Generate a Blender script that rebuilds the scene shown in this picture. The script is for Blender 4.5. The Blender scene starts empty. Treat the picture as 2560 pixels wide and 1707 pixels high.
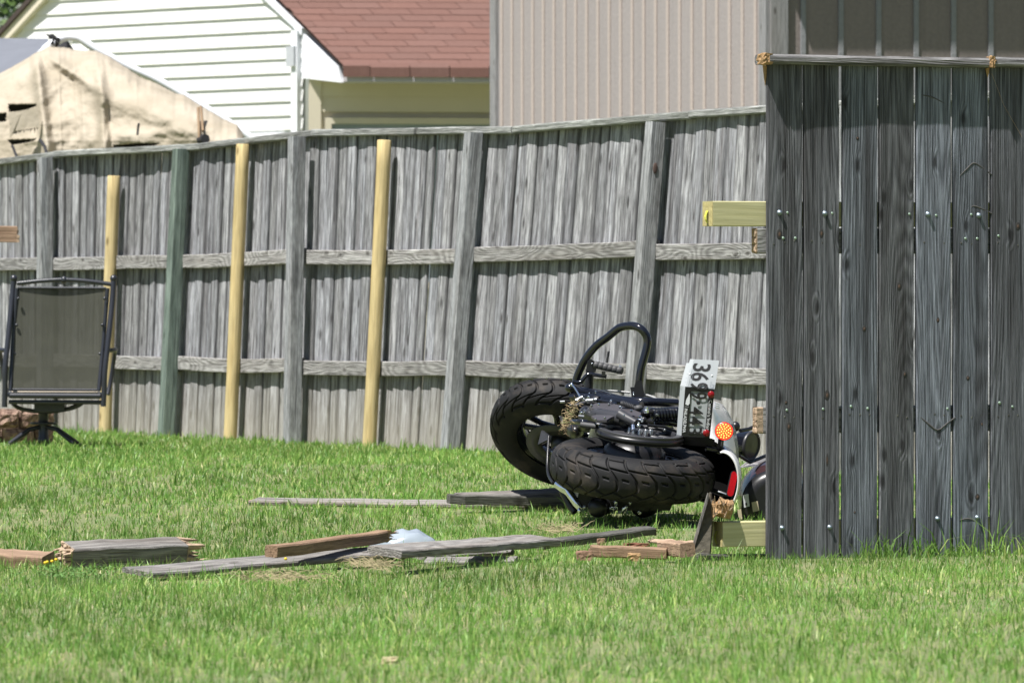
import bpy, math, random
import numpy as np
from mathutils import Vector, Matrix, Quaternion, noise
random.seed(7)
rng = np.random.default_rng(7)
C = bpy.context.scene.collection
scn = bpy.context.scene

# ---------------------------------------------------------------- camera, light
F = 15660.0            # focal length in photograph pixels (2560 wide)
YH = 784.0             # horizon row
CZ = 0.95              # camera height
cam_d = bpy.data.cameras.new('camera')
cam = bpy.data.objects.new('camera', cam_d); C.objects.link(cam)
cam.location = (0, 0, CZ); cam.rotation_euler = (math.radians(90), 0, 0)
cam_d.sensor_width = 22.3; cam_d.lens = F / 2560 * 22.3
cam_d.shift_y = -(853.5 - YH) / 2560
cam_d.clip_start = 0.5; cam_d.clip_end = 2000
cam_d.dof.use_dof = True; cam_d.dof.focus_distance = 25.4; cam_d.dof.aperture_fstop = 7.2
scn.camera = cam

SUN = Vector((-0.763, -0.748, 2.15)).normalized()
w = bpy.data.worlds.new('World'); scn.world = w; w.use_nodes = True
nt = w.node_tree; nt.nodes.clear()
sky = nt.nodes.new('ShaderNodeTexSky'); sky.sky_type = 'NISHITA'; sky.sun_disc = False
sky.sun_elevation = math.asin(SUN.z); sky.sun_rotation = math.atan2(SUN.x, SUN.y) % (2 * math.pi)
bg = nt.nodes.new('ShaderNodeBackground'); bg.inputs[1].default_value = 0.05
wo = nt.nodes.new('ShaderNodeOutputWorld')
nt.links.new(sky.outputs[0], bg.inputs[0]); nt.links.new(bg.outputs[0], wo.inputs[0])
sl = bpy.data.lights.new('sun', 'SUN'); sl.energy = 5.0; sl.angle = math.radians(0.53); sl.color = (1.0, 0.968, 0.925)
so = bpy.data.objects.new('sun', sl); C.objects.link(so)
so.rotation_mode = 'QUATERNION'; so.rotation_quaternion = SUN.to_track_quat('Z', 'Y'); so.location = SUN * 60
vs = scn.view_settings
vs.view_transform = 'Standard'; vs.look = 'None'; vs.gamma = 1.0; vs.use_curve_mapping = False; vs.exposure = 0.80

# ---------------------------------------------------------------- mapping helpers
def P(x, y, d):
    return Vector(((x - 1280) * d / F, d, CZ + (YH - y) * d / F))
def ground(d):
    t = min(1.0, max(0.0, (d - 23.4) / 10.6)); return 0.03 + 0.12 * t * t * (3 - 2 * t)
def G(x, y, h=0.0):
    lo, hi = 10.0, 60.0
    for _ in range(60):
        m = (lo + hi) / 2
        if CZ + (YH - y) * m / F < ground(m) + h: hi = m
        else: lo = m
    return P(x, y, lo)
V = Vector
UP = V((0, 0, 1))

class MB:
    def __init__(s): s.v = []; s.f = []; s.sm = []
    def add(s, vs, fs, smooth=False):
        o = len(s.v); s.v += [tuple(v) for v in vs]
        for f in fs: s.f.append(tuple(i + o for i in f)); s.sm.append(smooth)
        return s
    def quad(s, a, b, c, d): return s.add([a, b, c, d], [(0, 1, 2, 3)])
    def box(s, c, x, y, z, ch=0.0):
        c = V(c); x = V(x); y = V(y); z = V(z)
        p = []
        for k in (-1, 1):
            for (i, j) in ((-1, -1), (1, -1), (1, 1), (-1, 1)): p.append(c + x * i + y * j + z * k)
        return s.add(p, [(3, 2, 1, 0), (4, 5, 6, 7), (0, 1, 5, 4), (1, 2, 6, 5), (2, 3, 7, 6), (3, 0, 4, 7)])
    def prism(s, poly, ext):
        poly = [V(p) for p in poly]; ext = V(ext); n = len(poly)
        return s.add(poly + [p + ext for p in poly],
                     [tuple(range(n - 1, -1, -1)), tuple(range(n, 2 * n))] + [(i, (i + 1) % n, n + (i + 1) % n, n + i) for i in range(n)])
    def tube(s, pts, r, n=10, cap=True, smooth=True, steps=0):
        pts = [V(p) for p in pts]
        if not hasattr(r, '__len__'): r = [r] * len(pts)
        if steps:
            q = []; rr = []
            for i in range(len(pts) - 1):
                p0 = pts[max(i - 1, 0)]; p1 = pts[i]; p2 = pts[i + 1]; p3 = pts[min(i + 2, len(pts) - 1)]
                for k in range(steps):
                    t = k / steps
                    q.append(0.5 * ((2 * p1) + (p2 - p0) * t + (2 * p0 - 5 * p1 + 4 * p2 - p3) * t * t + (3 * p1 - p0 - 3 * p2 + p3) * t ** 3))
                    rr.append(r[i] * (1 - t) + r[i + 1] * t)
            q.append(pts[-1]); rr.append(r[-1]); pts, r = q, rr
        m = len(pts); vs = []; up = None
        for i, p in enumerate(pts):
            t = (pts[min(i + 1, m - 1)] - pts[max(i - 1, 0)]).normalized()
            if up is None:
                up = t.orthogonal().normalized()
            up = (up - t * up.dot(t)); up = up.normalized() if up.length > 1e-6 else t.orthogonal().normalized()
            b = t.cross(up)
            for k in range(n):
                a = 2 * math.pi * k / n; vs.append(p + (up * math.cos(a) + b * math.sin(a)) * r[i])
        fs = []
        for i in range(m - 1):
            for k in range(n):
                k2 = (k + 1) % n; fs.append((i * n + k, i * n + k2, (i + 1) * n + k2, (i + 1) * n + k))
        s.add(vs, fs, smooth)
        if cap:
            s.add(vs[:n], [tuple(range(n - 1, -1, -1))]); s.add(vs[-n:], [tuple(range(n))])
        return s
    def lathe(s, o, axis, prof, n=32, smooth=True, a0=0.0, a1=None, ref=None):
        o = V(o); ax = V(axis).normalized()
        u = (V(ref) - ax * V(ref).dot(ax)).normalized() if ref else ax.orthogonal().normalized()
        b = ax.cross(u); full = a1 is None
        if full: a1 = a0 + 2 * math.pi
        m = n if full else n + 1; vs = []
        for k in range(m):
            a = a0 + (a1 - a0) * k / n; d = u * math.cos(a) + b * math.sin(a)
            for (r, h) in prof: vs.append(o + d * r + ax * h)
        L = len(prof); fs = []
        for k in range(n):
            k2 = (k + 1) % m
            for j in range(L - 1): fs.append((k * L + j, k2 * L + j, k2 * L + j + 1, k * L + j + 1))
        return s.add(vs, fs, smooth)
    def ball(s, c, rx, ry=None, rz=None, n=16, m=10):
        c = V(c)
        if not hasattr(rx, '__len__'):
            ry = ry or rx; rz = rz or rx; X = V((rx, 0, 0)); Y = V((0, ry, 0)); Z = V((0, 0, rz))
        else: X, Y, Z = V(rx), V(ry), V(rz)
        vs = []
        for j in range(m + 1):
            t = math.pi * j / m
            for i in range(n):
                a = 2 * math.pi * i / n
                vs.append(c + X * (math.sin(t) * math.cos(a)) + Y * (math.sin(t) * math.sin(a)) + Z * math.cos(t))
        fs = [(j * n + i, (j + 1) * n + i, (j + 1) * n + (i + 1) % n, j * n + (i + 1) % n) for j in range(m) for i in range(n)]
        return s.add(vs, fs, True)
    def mesh(s, name, mat, off=None):
        me = bpy.data.meshes.new(name); v = s.v
        if off is not None: v = [(a - off[0], b - off[1], c - off[2]) for a, b, c in v]
        me.from_pydata(v, [], s.f); me.polygons.foreach_set('use_smooth', s.sm); me.update()
        if mat: me.materials.append(mat)
        return me

ROOT = {}
def rootloc(o):
    while o.parent: o = o.parent
    return o.location
def thing(name, loc, label, cat, group=None):
    o = bpy.data.objects.new(name, None); C.objects.link(o); o.location = loc; o.empty_display_size = 0.1
    o['label'] = label; o['category'] = cat
    if group: o['group'] = group
    return o
def part(name, mb, mat, parent, label=None):
    o = bpy.data.objects.new(name, mb.mesh(name, mat, rootloc(parent))); C.objects.link(o); o.parent = parent
    if label: o['label'] = label
    return o
def solo(name, mb, mat, loc, label=None, cat=None, group=None, kind=None):
    o = bpy.data.objects.new(name, mb.mesh(name, mat, loc)); C.objects.link(o); o.location = loc
    if label: o['label'] = label
    if cat: o['category'] = cat
    if group: o['group'] = group
    if kind: o['kind'] = kind
    return o
def inst(name, me, parent, M):
    """an object on a shared mesh at world matrix M under parent (roots are unrotated)"""
    o = bpy.data.objects.new(name, me); C.objects.link(o)
    if parent is not None:
        o.parent = parent
        if parent.type == 'EMPTY' or parent.parent is None:
            o.matrix_basis = Matrix.Translation(-rootloc(parent)) @ M
        else:
            o.matrix_basis = parent.matrix_basis.inverted() @ Matrix.Translation(-rootloc(parent)) @ M
    else: o.matrix_basis = M
    return o
def frame(p0, zdir, xdir):
    z = V(zdir).normalized(); x = V(xdir); x = (x - z * x.dot(z)).normalized(); y = z.cross(x)
    M = Matrix((x, y, z)).transposed().to_4x4(); M.translation = V(p0); return M
def stick(wd, th, L, ch=0.004, warp=0.0, seg=1, rag0=0.0, rag1=0.0, seed=0, wob=0.0):
    """a length of sawn timber along local z with eased edges; ragged ends where it snapped"""
    R = random.Random(seed); mb = MB()
    ch = min(ch, th * .3, wd * .3)
    base = [(-wd/2 + ch, -th/2), (wd/2 - ch, -th/2), (wd/2, -th/2 + ch), (wd/2, th/2 - ch), (wd/2 - ch, th/2), (-wd/2 + ch, th/2), (-wd/2, th/2 - ch), (-wd/2, -th/2 + ch)]
    rings = []
    for i in range(seg + 1):
        t = i / seg; bx = warp * math.sin(math.pi * t)
        ox = R.uniform(-wob, wob); oy = R.uniform(-wob, wob) * .5
        rings.append([(x + bx + ox, y + oy, L * t) for x, y in base])
    vs = [p for r in rings for p in r]
    fs = [(i * 8 + k, i * 8 + (k + 1) % 8, (i + 1) * 8 + (k + 1) % 8, (i + 1) * 8 + k) for i in range(seg) for k in range(8)]
    if not rag0: fs.append(tuple(range(7, -1, -1)))
    if not rag1: fs.append(tuple(seg * 8 + k for k in range(8)))
    mb.add(vs, fs)
    for rag, zz, sg in ((rag0, 0, -1), (rag1, L, 1)):
        if rag:
            nx = max(2, int(wd / .024)); ny = max(2, int(th / .014))
            for i in range(nx):
                for j in range(ny):
                    x0 = -wd/2 + wd * i / nx; x1 = x0 + wd / nx; y0 = -th/2 + th * j / ny; y1 = y0 + th / ny
                    h = R.random() ** 1.2 * rag * sg + .002 * sg; h2 = h * R.uniform(.45, 1); q = R.uniform(.05, .5); cy = y0 + (y1 - y0) * R.random()
                    hy = (y1 - y0) / 2 * q; xa, xb = x0 + R.uniform(0, .35) * (x1 - x0), x1 - R.uniform(0, .35) * (x1 - x0)
                    vv = [(x0, y0, zz - sg * .004), (x1, y0, zz - sg * .004), (x1, y1, zz - sg * .004), (x0, y1, zz - sg * .004),
                          (xa, cy - hy, zz + h), (xb, cy - hy, zz + h2), (xb, cy + hy, zz + h2), (xa, cy + hy, zz + h)]
                    mb.add(vv, [(4, 5, 6, 7), (0, 1, 5, 4), (1, 2, 6, 5), (2, 3, 7, 6), (3, 0, 4, 7)])
            for _ in range(3):
                x0 = R.uniform(-.45, .45) * wd; y0 = R.uniform(-.45, .45) * th; r = R.uniform(.2, .5) * min(.022, th * .5); L_ = rag * R.uniform(.5, 1.25) * sg
                ex, ey = x0 + R.uniform(-.25, .25) * rag, y0 + R.uniform(-.2, .2) * rag
                mb.add([(x0 - r, y0 - r * .4, zz - .004 * sg), (x0 + r, y0 - r * .4, zz - .004 * sg), (x0 + r, y0 + r * .4, zz - .004 * sg), (x0 - r, y0 + r * .4, zz - .004 * sg), (ex, ey, zz + L_), (ex + r * .5, ey, zz + L_ * .9)],
                       [(0, 1, 5, 4), (1, 2, 5), (2, 3, 4, 5), (3, 0, 4)])
    return mb
def timber(name, p0, p1, wdir, wd, th, mat, parent=None, label=None, cat=None, group=None, mat_end=None, **k):
    p0 = V(p0); p1 = V(p1); L = (p1 - p0).length
    mb = stick(wd, th, L, **k); me = mb.mesh(name, mat)
    if mat_end:
        me.materials.append(mat_end)
        nb = 8 * k.get('seg', 1) + (0 if k.get('rag0') else 1) + (0 if k.get('rag1') else 1)
        for i, pl in enumerate(me.polygons):
            if i >= nb: pl.material_index = 1
    o = inst(name, me, parent, frame(p0, p1 - p0, wdir))
    if label: o['label'] = label
    if cat: o['category'] = cat
    if group: o['group'] = group
    return o

# ---------------------------------------------------------------- materials
def newmat(name):
    m = bpy.data.materials.new(name); m.use_nodes = True; t = m.node_tree
    return m, t, t.nodes['Principled BSDF'], t.nodes, t.links
def rgb(c): return (c[0], c[1], c[2], 1)
def plain(name, col, rough=.5, metal=0.0, var=.12, scale=30, bump=.0, coat=0.0, spec=None):
    m, t, b, N, L = newmat(name)
    tc = N.new('ShaderNodeTexCoord'); nz = N.new('ShaderNodeTexNoise'); nz.inputs['Scale'].default_value = scale; nz.inputs['Detail'].default_value = 5
    L.new(tc.outputs['Object'], nz.inputs['Vector'])
    mx = N.new('ShaderNodeMix'); mx.data_type = 'RGBA'
    mx.inputs['A'].default_value = rgb([c * (1 - var) for c in col]); mx.inputs['B'].default_value = rgb([min(1, c * (1 + var)) for c in col])
    L.new(nz.outputs['Fac'], mx.inputs['Factor']); L.new(mx.outputs['Result'], b.inputs['Base Color'])
    b.inputs['Roughness'].default_value = rough; b.inputs['Metallic'].default_value = metal
    b.inputs['Coat Weight'].default_value = coat
    if spec is not None: b.inputs['Specular IOR Level'].default_value = spec
    if bump:
        bp = N.new('ShaderNodeBump'); bp.inputs['Strength'].default_value = bump; bp.inputs['Distance'].default_value = .01
        L.new(nz.outputs['Fac'], bp.inputs['Height']); L.new(bp.outputs[0], b.inputs['Normal'])
    return m
def wood(name, dark, light, stain, rough=.85, rings=1.0, stainamt=.5, knots=True, bump=.5, low=None, vary=.35, fine=1.0, ringsc=1.0, ringn=95.0, ringz=.45, satvar=.5, streak=.0, crack=.55, crack_s=1.0, edge=.0, edge0=.040, tintobj=False, sks=(38, 6.0), kns=(8.0, 3.0)):
    """weathered sawn timber, grain along the object's z"""
    m, t, b, N, L = newmat(name)
    def math_(op, a, c=None):
        n = N.new('ShaderNodeMath'); n.operation = op; n.use_clamp = False
        for i, v in enumerate((a, c)):
            if v is None: continue
            if hasattr(v, 'links'): L.new(v, n.inputs[i])
            else: n.inputs[i].default_value = v
        return n.outputs[0]
    def mixc(f, a, c, blend='MIX'):
        n = N.new('ShaderNodeMix'); n.data_type = 'RGBA'; n.blend_type = blend
        for k, v in (('Factor', f), ('A', a), ('B', c)):
            if hasattr(v, 'links'): L.new(v, n.inputs[k])
            elif k == 'Factor': n.inputs[k].default_value = v
            else: n.inputs[k].default_value = rgb(v)
        return n.outputs['Result']
    def ramp(f, a, c):
        n = N.new('ShaderNodeMapRange'); n.inputs['From Min'].default_value = a; n.inputs['From Max'].default_value = c; L.new(f, n.inputs['Value']); return n.outputs[0]
    tc = N.new('ShaderNodeTexCoord'); oi = N.new('ShaderNodeObjectInfo')
    cx = N.new('ShaderNodeCombineXYZ')
    L.new(math_('MULTIPLY', oi.outputs['Random'], 3.7), cx.inputs[0]); L.new(math_('MULTIPLY', oi.outputs['Random'], 7.3), cx.inputs[1]); L.new(math_('MULTIPLY', oi.outputs['Random'], 41.0), cx.inputs[2])
    ad = N.new('ShaderNodeVectorMath'); ad.operation = 'ADD'; L.new(tc.outputs['Object'], ad.inputs[0]); L.new(cx.outputs[0], ad.inputs[1])
    def mapped(sc):
        n = N.new('ShaderNodeMapping'); n.inputs['Scale'].default_value = sc; L.new(ad.outputs[0], n.inputs[0]); return n.outputs[0]
    # knots
    vo = N.new('ShaderNodeTexVoronoi'); vo.inputs['Scale'].default_value = 1.0; vo.voronoi_dimensions = '2D'
    sv = N.new('ShaderNodeSeparateXYZ'); L.new(mapped((kns[0], 1.0, kns[1])), sv.inputs[0]); cv = N.new('ShaderNodeCombineXYZ'); L.new(sv.outputs[0], cv.inputs[0]); L.new(sv.outputs[2], cv.inputs[1]); L.new(cv.outputs[0], vo.inputs['Vector'])
    sc_ = N.new('ShaderNodeSeparateColor'); L.new(vo.outputs['Color'], sc_.inputs[0])
    kn = math_('MULTIPLY', math_('SUBTRACT', 1.0, ramp(vo.outputs['Distance'], .04, .20)), math_('GREATER_THAN', sc_.outputs[0], .52))
    # growth rings
    wv = N.new('ShaderNodeTexNoise'); wv.inputs['Scale'].default_value = 1.0; wv.inputs['Detail'].default_value = 1.5; wv.inputs['Roughness'].default_value = .35
    L.new(mapped((6.5 * ringsc, 6.5 * ringsc, ringz)), wv.inputs['Vector'])
    ph = math_('ADD', math_('MULTIPLY', wv.outputs['Fac'], ringn), math_('MULTIPLY', kn, 9.0 if knots else 0.0))
    rg = math_('ADD', math_('MULTIPLY', math_('SINE', ph), .5), .5)
    # fibres
    fb = N.new('ShaderNodeTexNoise'); fb.inputs['Scale'].default_value = 1.0; fb.inputs['Detail'].default_value = 5; fb.inputs['Roughness'].default_value = .65
    L.new(mapped((170 * fine, 170 * fine, 7.0 * fine)), fb.inputs['Vector'])
    st = N.new('ShaderNodeTexNoise'); st.inputs['Scale'].default_value = 1.0; st.inputs['Detail'].default_value = 4
    L.new(mapped((16, 16, .9)), st.inputs['Vector'])
    f = math_('ADD', math_('MULTIPLY', ramp(fb.outputs['Fac'], .3, .7), 1 - .38 * rings), math_('MULTIPLY', rg, .38 * rings))
    col = mixc(f, dark, light)
    col = mixc(math_('MULTIPLY', ramp(st.outputs['Fac'], .45, .72), stainamt), col, stain)
    if knots: col = mixc(math_('MULTIPLY', ramp(kn, .55, 1.0), .8), col, [c * .35 for c in stain])
    ck = N.new('ShaderNodeTexNoise'); ck.inputs['Scale'].default_value = 1.0; ck.inputs['Detail'].default_value = 3; ck.inputs['Roughness'].default_value = .5
    L.new(mapped((110 * crack_s, 110 * crack_s, 2.4)), ck.inputs['Vector'])
    cracks = math_('MULTIPLY', ramp(ck.outputs['Fac'], .56, .66), crack)
    if crack: col = mixc(cracks, col, [c * .45 for c in dark])
    br = math_('ADD', math_('MULTIPLY', oi.outputs['Random'], vary), 1 - vary * .55)
    if streak:
        sk = N.new('ShaderNodeTexNoise'); sk.inputs['Scale'].default_value = 1.0; sk.inputs['Detail'].default_value = 5; sk.inputs['Roughness'].default_value = .6
        L.new(mapped((sks[0], sks[0], sks[1])), sk.inputs['Vector'])
        br = math_('MULTIPLY', br, math_('ADD', math_('MULTIPLY', ramp(sk.outputs['Fac'], .32, .66), streak), 1 - streak * .6))
    hv = N.new('ShaderNodeHueSaturation'); L.new(br, hv.inputs['Value']); L.new(col, hv.inputs['Color'])
    fr = math_('FRACT', math_('MULTIPLY', oi.outputs['Random'], 17.0)); L.new(math_('ADD', math_('MULTIPLY', fr, satvar), 1.0 - satvar * .5), hv.inputs['Saturation'])
    col = hv.outputs[0]
    if edge:
        sx = N.new('ShaderNodeSeparateXYZ'); L.new(tc.outputs['Object'], sx.inputs[0])
        ed = ramp(math_('ADD', math_('ABSOLUTE', sx.outputs[0]), math_('MULTIPLY', math_('SUBTRACT', st.outputs['Fac'], .5), .045)), edge0, edge0 + .022)
        col = mixc(math_('MULTIPLY', ed, edge), col, [c * .55 for c in dark])
    if tintobj: col = mixc(1.0, col, oi.outputs['Color'], 'MULTIPLY')
    if low:
        ge = N.new('ShaderNodeNewGeometry'); sp = N.new('ShaderNodeSeparateXYZ'); L.new(ge.outputs['Position'], sp.inputs[0])
        col = mixc(math_('MULTIPLY', math_('SUBTRACT', 1.0, ramp(math_('ADD', sp.outputs[2], math_('MULTIPLY', st.outputs['Fac'], .35)), .35, .85)), .5), col, low)
    L.new(col, b.inputs['Base Color']); b.inputs['Roughness'].default_value = rough; b.inputs['Specular IOR Level'].default_value = .25
    bp = N.new('ShaderNodeBump'); bp.inputs['Strength'].default_value = bump; bp.inputs['Distance'].default_value = .004
    L.new(math_('SUBTRACT', f, math_('MULTIPLY', cracks, 1.2)), bp.inputs['Height']); L.new(bp.outputs[0], b.inputs['Normal'])
    return m

M_far = wood('weathered_grey_board', (.125, .125, .130), (.525, .535, .555), (.090, .080, .076), rings=.3, stainamt=.6, low=(.40, .365, .29), vary=.45, ringn=60, satvar=1.2, streak=.8, bump=.9, crack=.8, crack_s=.6, edge=.58, sks=(52, 9.0), kns=(6.0, 2.6))
M_farpost = wood('grey_post', (.16, .165, .17), (.47, .485, .495), (.17, .16, .152), rings=.9, stainamt=.5, bump=.7, vary=.12, streak=.5, sks=(50, 14), ringn=120)
M_greenpost = wood('green_treated_post', (.065, .095, .078), (.24, .30, .26), (.075, .10, .08), rings=.9, stainamt=.5, vary=.1, satvar=.1, streak=.5)
M_rail = wood('weathered_rail', (.11, .105, .10), (.47, .465, .45), (.16, .145, .13), rings=1.1, stainamt=.5, bump=.9, vary=.3, ringn=150, streak=.5, ringz=1.1, sks=(60, 8))
M_cap = wood('lichen_cap', (.10, .11, .10), (.48, .49, .465), (.07, .07, .06), rings=.4, stainamt=.8, bump=1.0, vary=.2, streak=.5)
M_near = wood('dark_weathered_board', (.070, .073, .078), (.38, .388, .405), (.050, .045, .043), rings=.95, stainamt=.8, bump=1.0, vary=.15, ringsc=.9, ringn=300, satvar=.6, streak=.5, ringz=.26, crack=.6, crack_s=1.8, tintobj=True, sks=(95, 3.2), kns=(8.0, 3.0))
M_nearcap = wood('dark_cap_rail', (.065, .062, .062), (.36, .355, .355), (.10, .095, .09), rings=1.1, stainamt=.6, bump=1.0, vary=.1, ringn=200, ringz=.6, streak=.6, sks=(80, 5), crack=.6)
M_round = wood('peeled_pine', (.46, .36, .18), (.60, .50, .28), (.38, .27, .11), rings=.35, stainamt=.6, knots=True, bump=.2, vary=.08, fine=.5, satvar=.1, streak=.35, crack=.35, sks=(60, 5))
M_new = wood('fresh_treated_lumber', (.45, .42, .22), (.58, .545, .32), (.40, .38, .19), rings=.9, stainamt=.5, knots=False, bump=.15, vary=.06, fine=.6, satvar=.1, crack=.15)
M_newend = plain('fresh_end_grain', (.42, .36, .16), .8, var=.35, scale=60, bump=.4)
M_fresh = plain('splintered_wood', (.34, .21, .10), .85, var=.6, scale=90, bump=.8)
M_fresh2 = plain('pale_splintered_wood', (.37, .27, .185), .85, var=.5, scale=70, bump=.6)
M_brown = wood('brown_stained_board', (.18, .115, .075), (.40, .275, .185), (.22, .14, .09), rings=.6, stainamt=.5, knots=False, bump=.5, vary=.15, satvar=.2, streak=.4)
M_hay = plain('hay', (.46, .38, .23), .8, var=.35, scale=60)
M_debris = wood('grey_loose_board', (.105, .098, .094), (.37, .355, .335), (.18, .15, .125), rings=.8, stainamt=.6, bump=.7, vary=.3, satvar=.7, streak=.55, sks=(70, 6), ringn=170)
M_debris_dark = wood('dark_loose_board', (.05, .05, .046), (.20, .195, .175), (.05, .045, .035), rings=.5, stainamt=.5, bump=.7, vary=.2, streak=.4)

# ---------------------------------------------------------------- lawn
def lawn():
    xs = np.concatenate([np.linspace(-900, -14, 12), np.linspace(-12, 12, 80), np.linspace(14, 900, 12)])
    ys = np.concatenate([np.linspace(-300, 8, 10), np.linspace(9, 60, 170), np.linspace(66, 1500, 20)])
    mb = MB(); vs = []
    for y in ys:
        for x in xs:
            z = ground(y) + (.012 * noise.noise(V((x * .7, y * .7, 0))) if abs(x) < 13 and 8 < y < 61 else 0)
            vs.append((x, y, z))
    n = len(xs)
    mb.add(vs, [(j * n + i, j * n + i + 1, (j + 1) * n + i + 1, (j + 1) * n + i) for j in range(len(ys) - 1) for i in range(n - 1)], True)
    m, t, b, N, L = newmat('lawn_soil')
    tc = N.new('ShaderNodeTexCoord'); n1 = N.new('ShaderNodeTexNoise'); n1.inputs['Scale'].default_value = 2.2; n1.inputs['Detail'].default_value = 8
    n2 = N.new('ShaderNodeTexNoise'); n2.inputs['Scale'].default_value = 55; n2.inputs['Detail'].default_value = 4
    L.new(tc.outputs['Object'], n1.inputs[0]); L.new(tc.outputs['Object'], n2.inputs[0])
    r1 = N.new('ShaderNodeValToRGB'); e = r1.color_ramp.elements
    e[0].position = .3; e[0].color = (.085, .135, .042, 1); e[1].position = .72; e[1].color = (.23, .21, .105, 1)
    mx = N.new('ShaderNodeMath'); mx.operation = 'MULTIPLY_ADD'; mx.inputs[1].default_value = .5; L.new(n2.outputs['Fac'], mx.inputs[0])
    m3 = N.new('ShaderNodeMath'); m3.operation = 'MULTIPLY'; m3.inputs[1].default_value = .5; L.new(n1.outputs['Fac'], m3.inputs[0]); L.new(m3.outputs[0], mx.inputs[2])
    L.new(mx.outputs[0], r1.inputs[0]); L.new(r1.outputs[0], b.inputs['Base Color']); b.inputs['Roughness'].default_value = .95
    return solo('lawn', mb, m, V((0, 0, 0)), kind='structure')
lawn()

# ---------------------------------------------------------------- far fence
E2 = V((-.404, .915, 0)).normalized(); N2 = V((-.915, -.404, 0)).normalized(); E0 = V((.74, 34.0, 0))
def s_far(x): return 358 + .0635 * x
def t_of(x): return (F / s_far(x) - 34.0) / .915
LEAN = sorted([(t_of(-200), .0), (t_of(130), .0), (t_of(287), .035), (t_of(437), .05), (t_of(601), .045), (t_of(754), .03), (t_of(951), .055), (t_of(1149), .083), (t_of(1598), .085), (t_of(1900), .055), (t_of(2600), .02)])
TOPS = sorted([(t_of(x * 1.0884), CZ + (YH - y * 1.0884) / s_far(x * 1.0884)) for x, y in
               ((-200, 392), (0, 372), (130, 352), (435, 330), (700, 303), (1065, 293), (1130, 290), (1480, 268), (1545, 258), (1750, 243), (2352, 205))])
def itp(tab, t):
    if t <= tab[0][0]: return tab[0][1]
    for (a, va), (b, vb) in zip(tab, tab[1:]):
        if t <= b: return va + (vb - va) * (t - a) / (b - a)
    return tab[-1][1]
FZ = .15
def FF(t, n, z):
    return E0 + E2 * t + N2 * (n - itp(LEAN, t) * (z - FZ)) + V((0, 0, z))
fence = thing('weathered_fence', E0 + V((0, 0, FZ)), 'long leaning grey board fence running behind the motorcycle', 'fence')
T0, T1 = t_of(2600), t_of(-260)
# pickets
t = T0; k = 0
while t < T1:
    top = itp(TOPS, t) - .016 - random.uniform(0, .004); o_ = -.0115 + (.0028 if k % 2 else -.0028) + random.uniform(-.0015, .0015)
    b0 = FF(t, o_, FZ - .03); b1 = FF(t + random.uniform(-.006, .006), o_ + random.uniform(-.002, .001), top)
    tw = random.gauss(0, .045); wd = E2 * math.cos(tw) + N2 * math.sin(tw); wb = random.uniform(.1285, .1335)
    mb = stick(wb, .019, (b1 - b0).length, ch=.005, seg=4, wob=.0012, seed=k)
    inst('board', mb.mesh('board', M_far), fence, frame(b0, b1 - b0, wd))
    t += .1405; k += 1
# posts (old)
posts = [(t_of(-230), None, M_farpost), (t_of(143), None, M_farpost), (t_of(448), .058, M_greenpost), (t_of(766), .018, M_farpost), (t_of(1161), .085, M_farpost), (t_of(1614), .088, M_farpost), (t_of(2132), .05, M_farpost)]
for i, (t, ln, mt) in enumerate(posts):
    a = E0 + E2 * (t + .0445) + N2 * .0925 + V((0, 0, FZ - .05)); top = itp(TOPS, t) - .030
    lean = itp(LEAN, t) if ln is None else ln
    b = a + UP * (top - FZ + .05) - N2 * lean * (top - FZ)
    timber('post', a, b, E2, .089, .089, mt, fence, ch=.006, seg=6, wob=.0015, seed=i,
           label='green-tinted treated fence post' if mt is M_greenpost else None)
pe = bpy.data.objects['post.005']; ME = Matrix.Translation(fence.location) @ pe.matrix_basis
for (x_, z_, rx_, rz_) in ((.002, 1.645, .014, .030), (-.004, .800, .016, .032)):
    mb = MB(); mb.ball((x_, 0, 0), rx_, .004, rz_, 14, 8); mb.ball((x_, -.0035, 0), rx_ * .55, .003, rz_ * .6, 12, 6)
    me = mb.mesh('knot', plain('dark_knot', (.085, .055, .045), .8, var=.4, scale=90)); q = inst('knot', me, pe, ME @ Matrix.Translation((0, 0, z_)) @ Matrix.Rotation(0, 4, 'Z') @ Matrix.Translation((-.0445 - x_, x_, 0)) @ Matrix.Rotation(math.pi / 2, 4, 'Z'))
# rails between the posts
for (ta, _, _), (tb, _, _) in zip(sorted(posts, key=lambda p: p[0]), sorted(posts, key=lambda p: p[0])[1:]):
    for zc in (1.297, .625):
        z0 = zc + random.uniform(-.012, .012); z1 = zc + random.uniform(-.012, .012)
        timber('rail', FF(ta + .047, .0235, z0), FF(tb + .042, .0235, z1), UP, .089, .044, M_rail, fence, ch=.005, seg=5, wob=.003, warp=random.uniform(-.012, .004), seed=int(zc * 100 + ta * 10))
# cap
cx = [2600, 1900, 1690, 1655, 1225, 765, 474, 141, -240]
cx = [2600, 1672, 1228, 764, 474, 141, -240]
for i, (xa, xb) in enumerate(zip(cx, cx[1:])):
    ta, tb = t_of(xa) + .004, t_of(xb) - .004
    za, zb = itp(TOPS, ta) - .019 + (.008 if i % 2 else 0), itp(TOPS, tb) - .019 + (.0 if i % 2 else .012)
    timber('cap_rail', FF(ta, -.006, za), FF(tb, -.006, zb), N2, .096, .044, M_cap, fence, ch=.008, seg=7, wob=.004, warp=random.uniform(-.005, .02), seed=i + 40)
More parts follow.
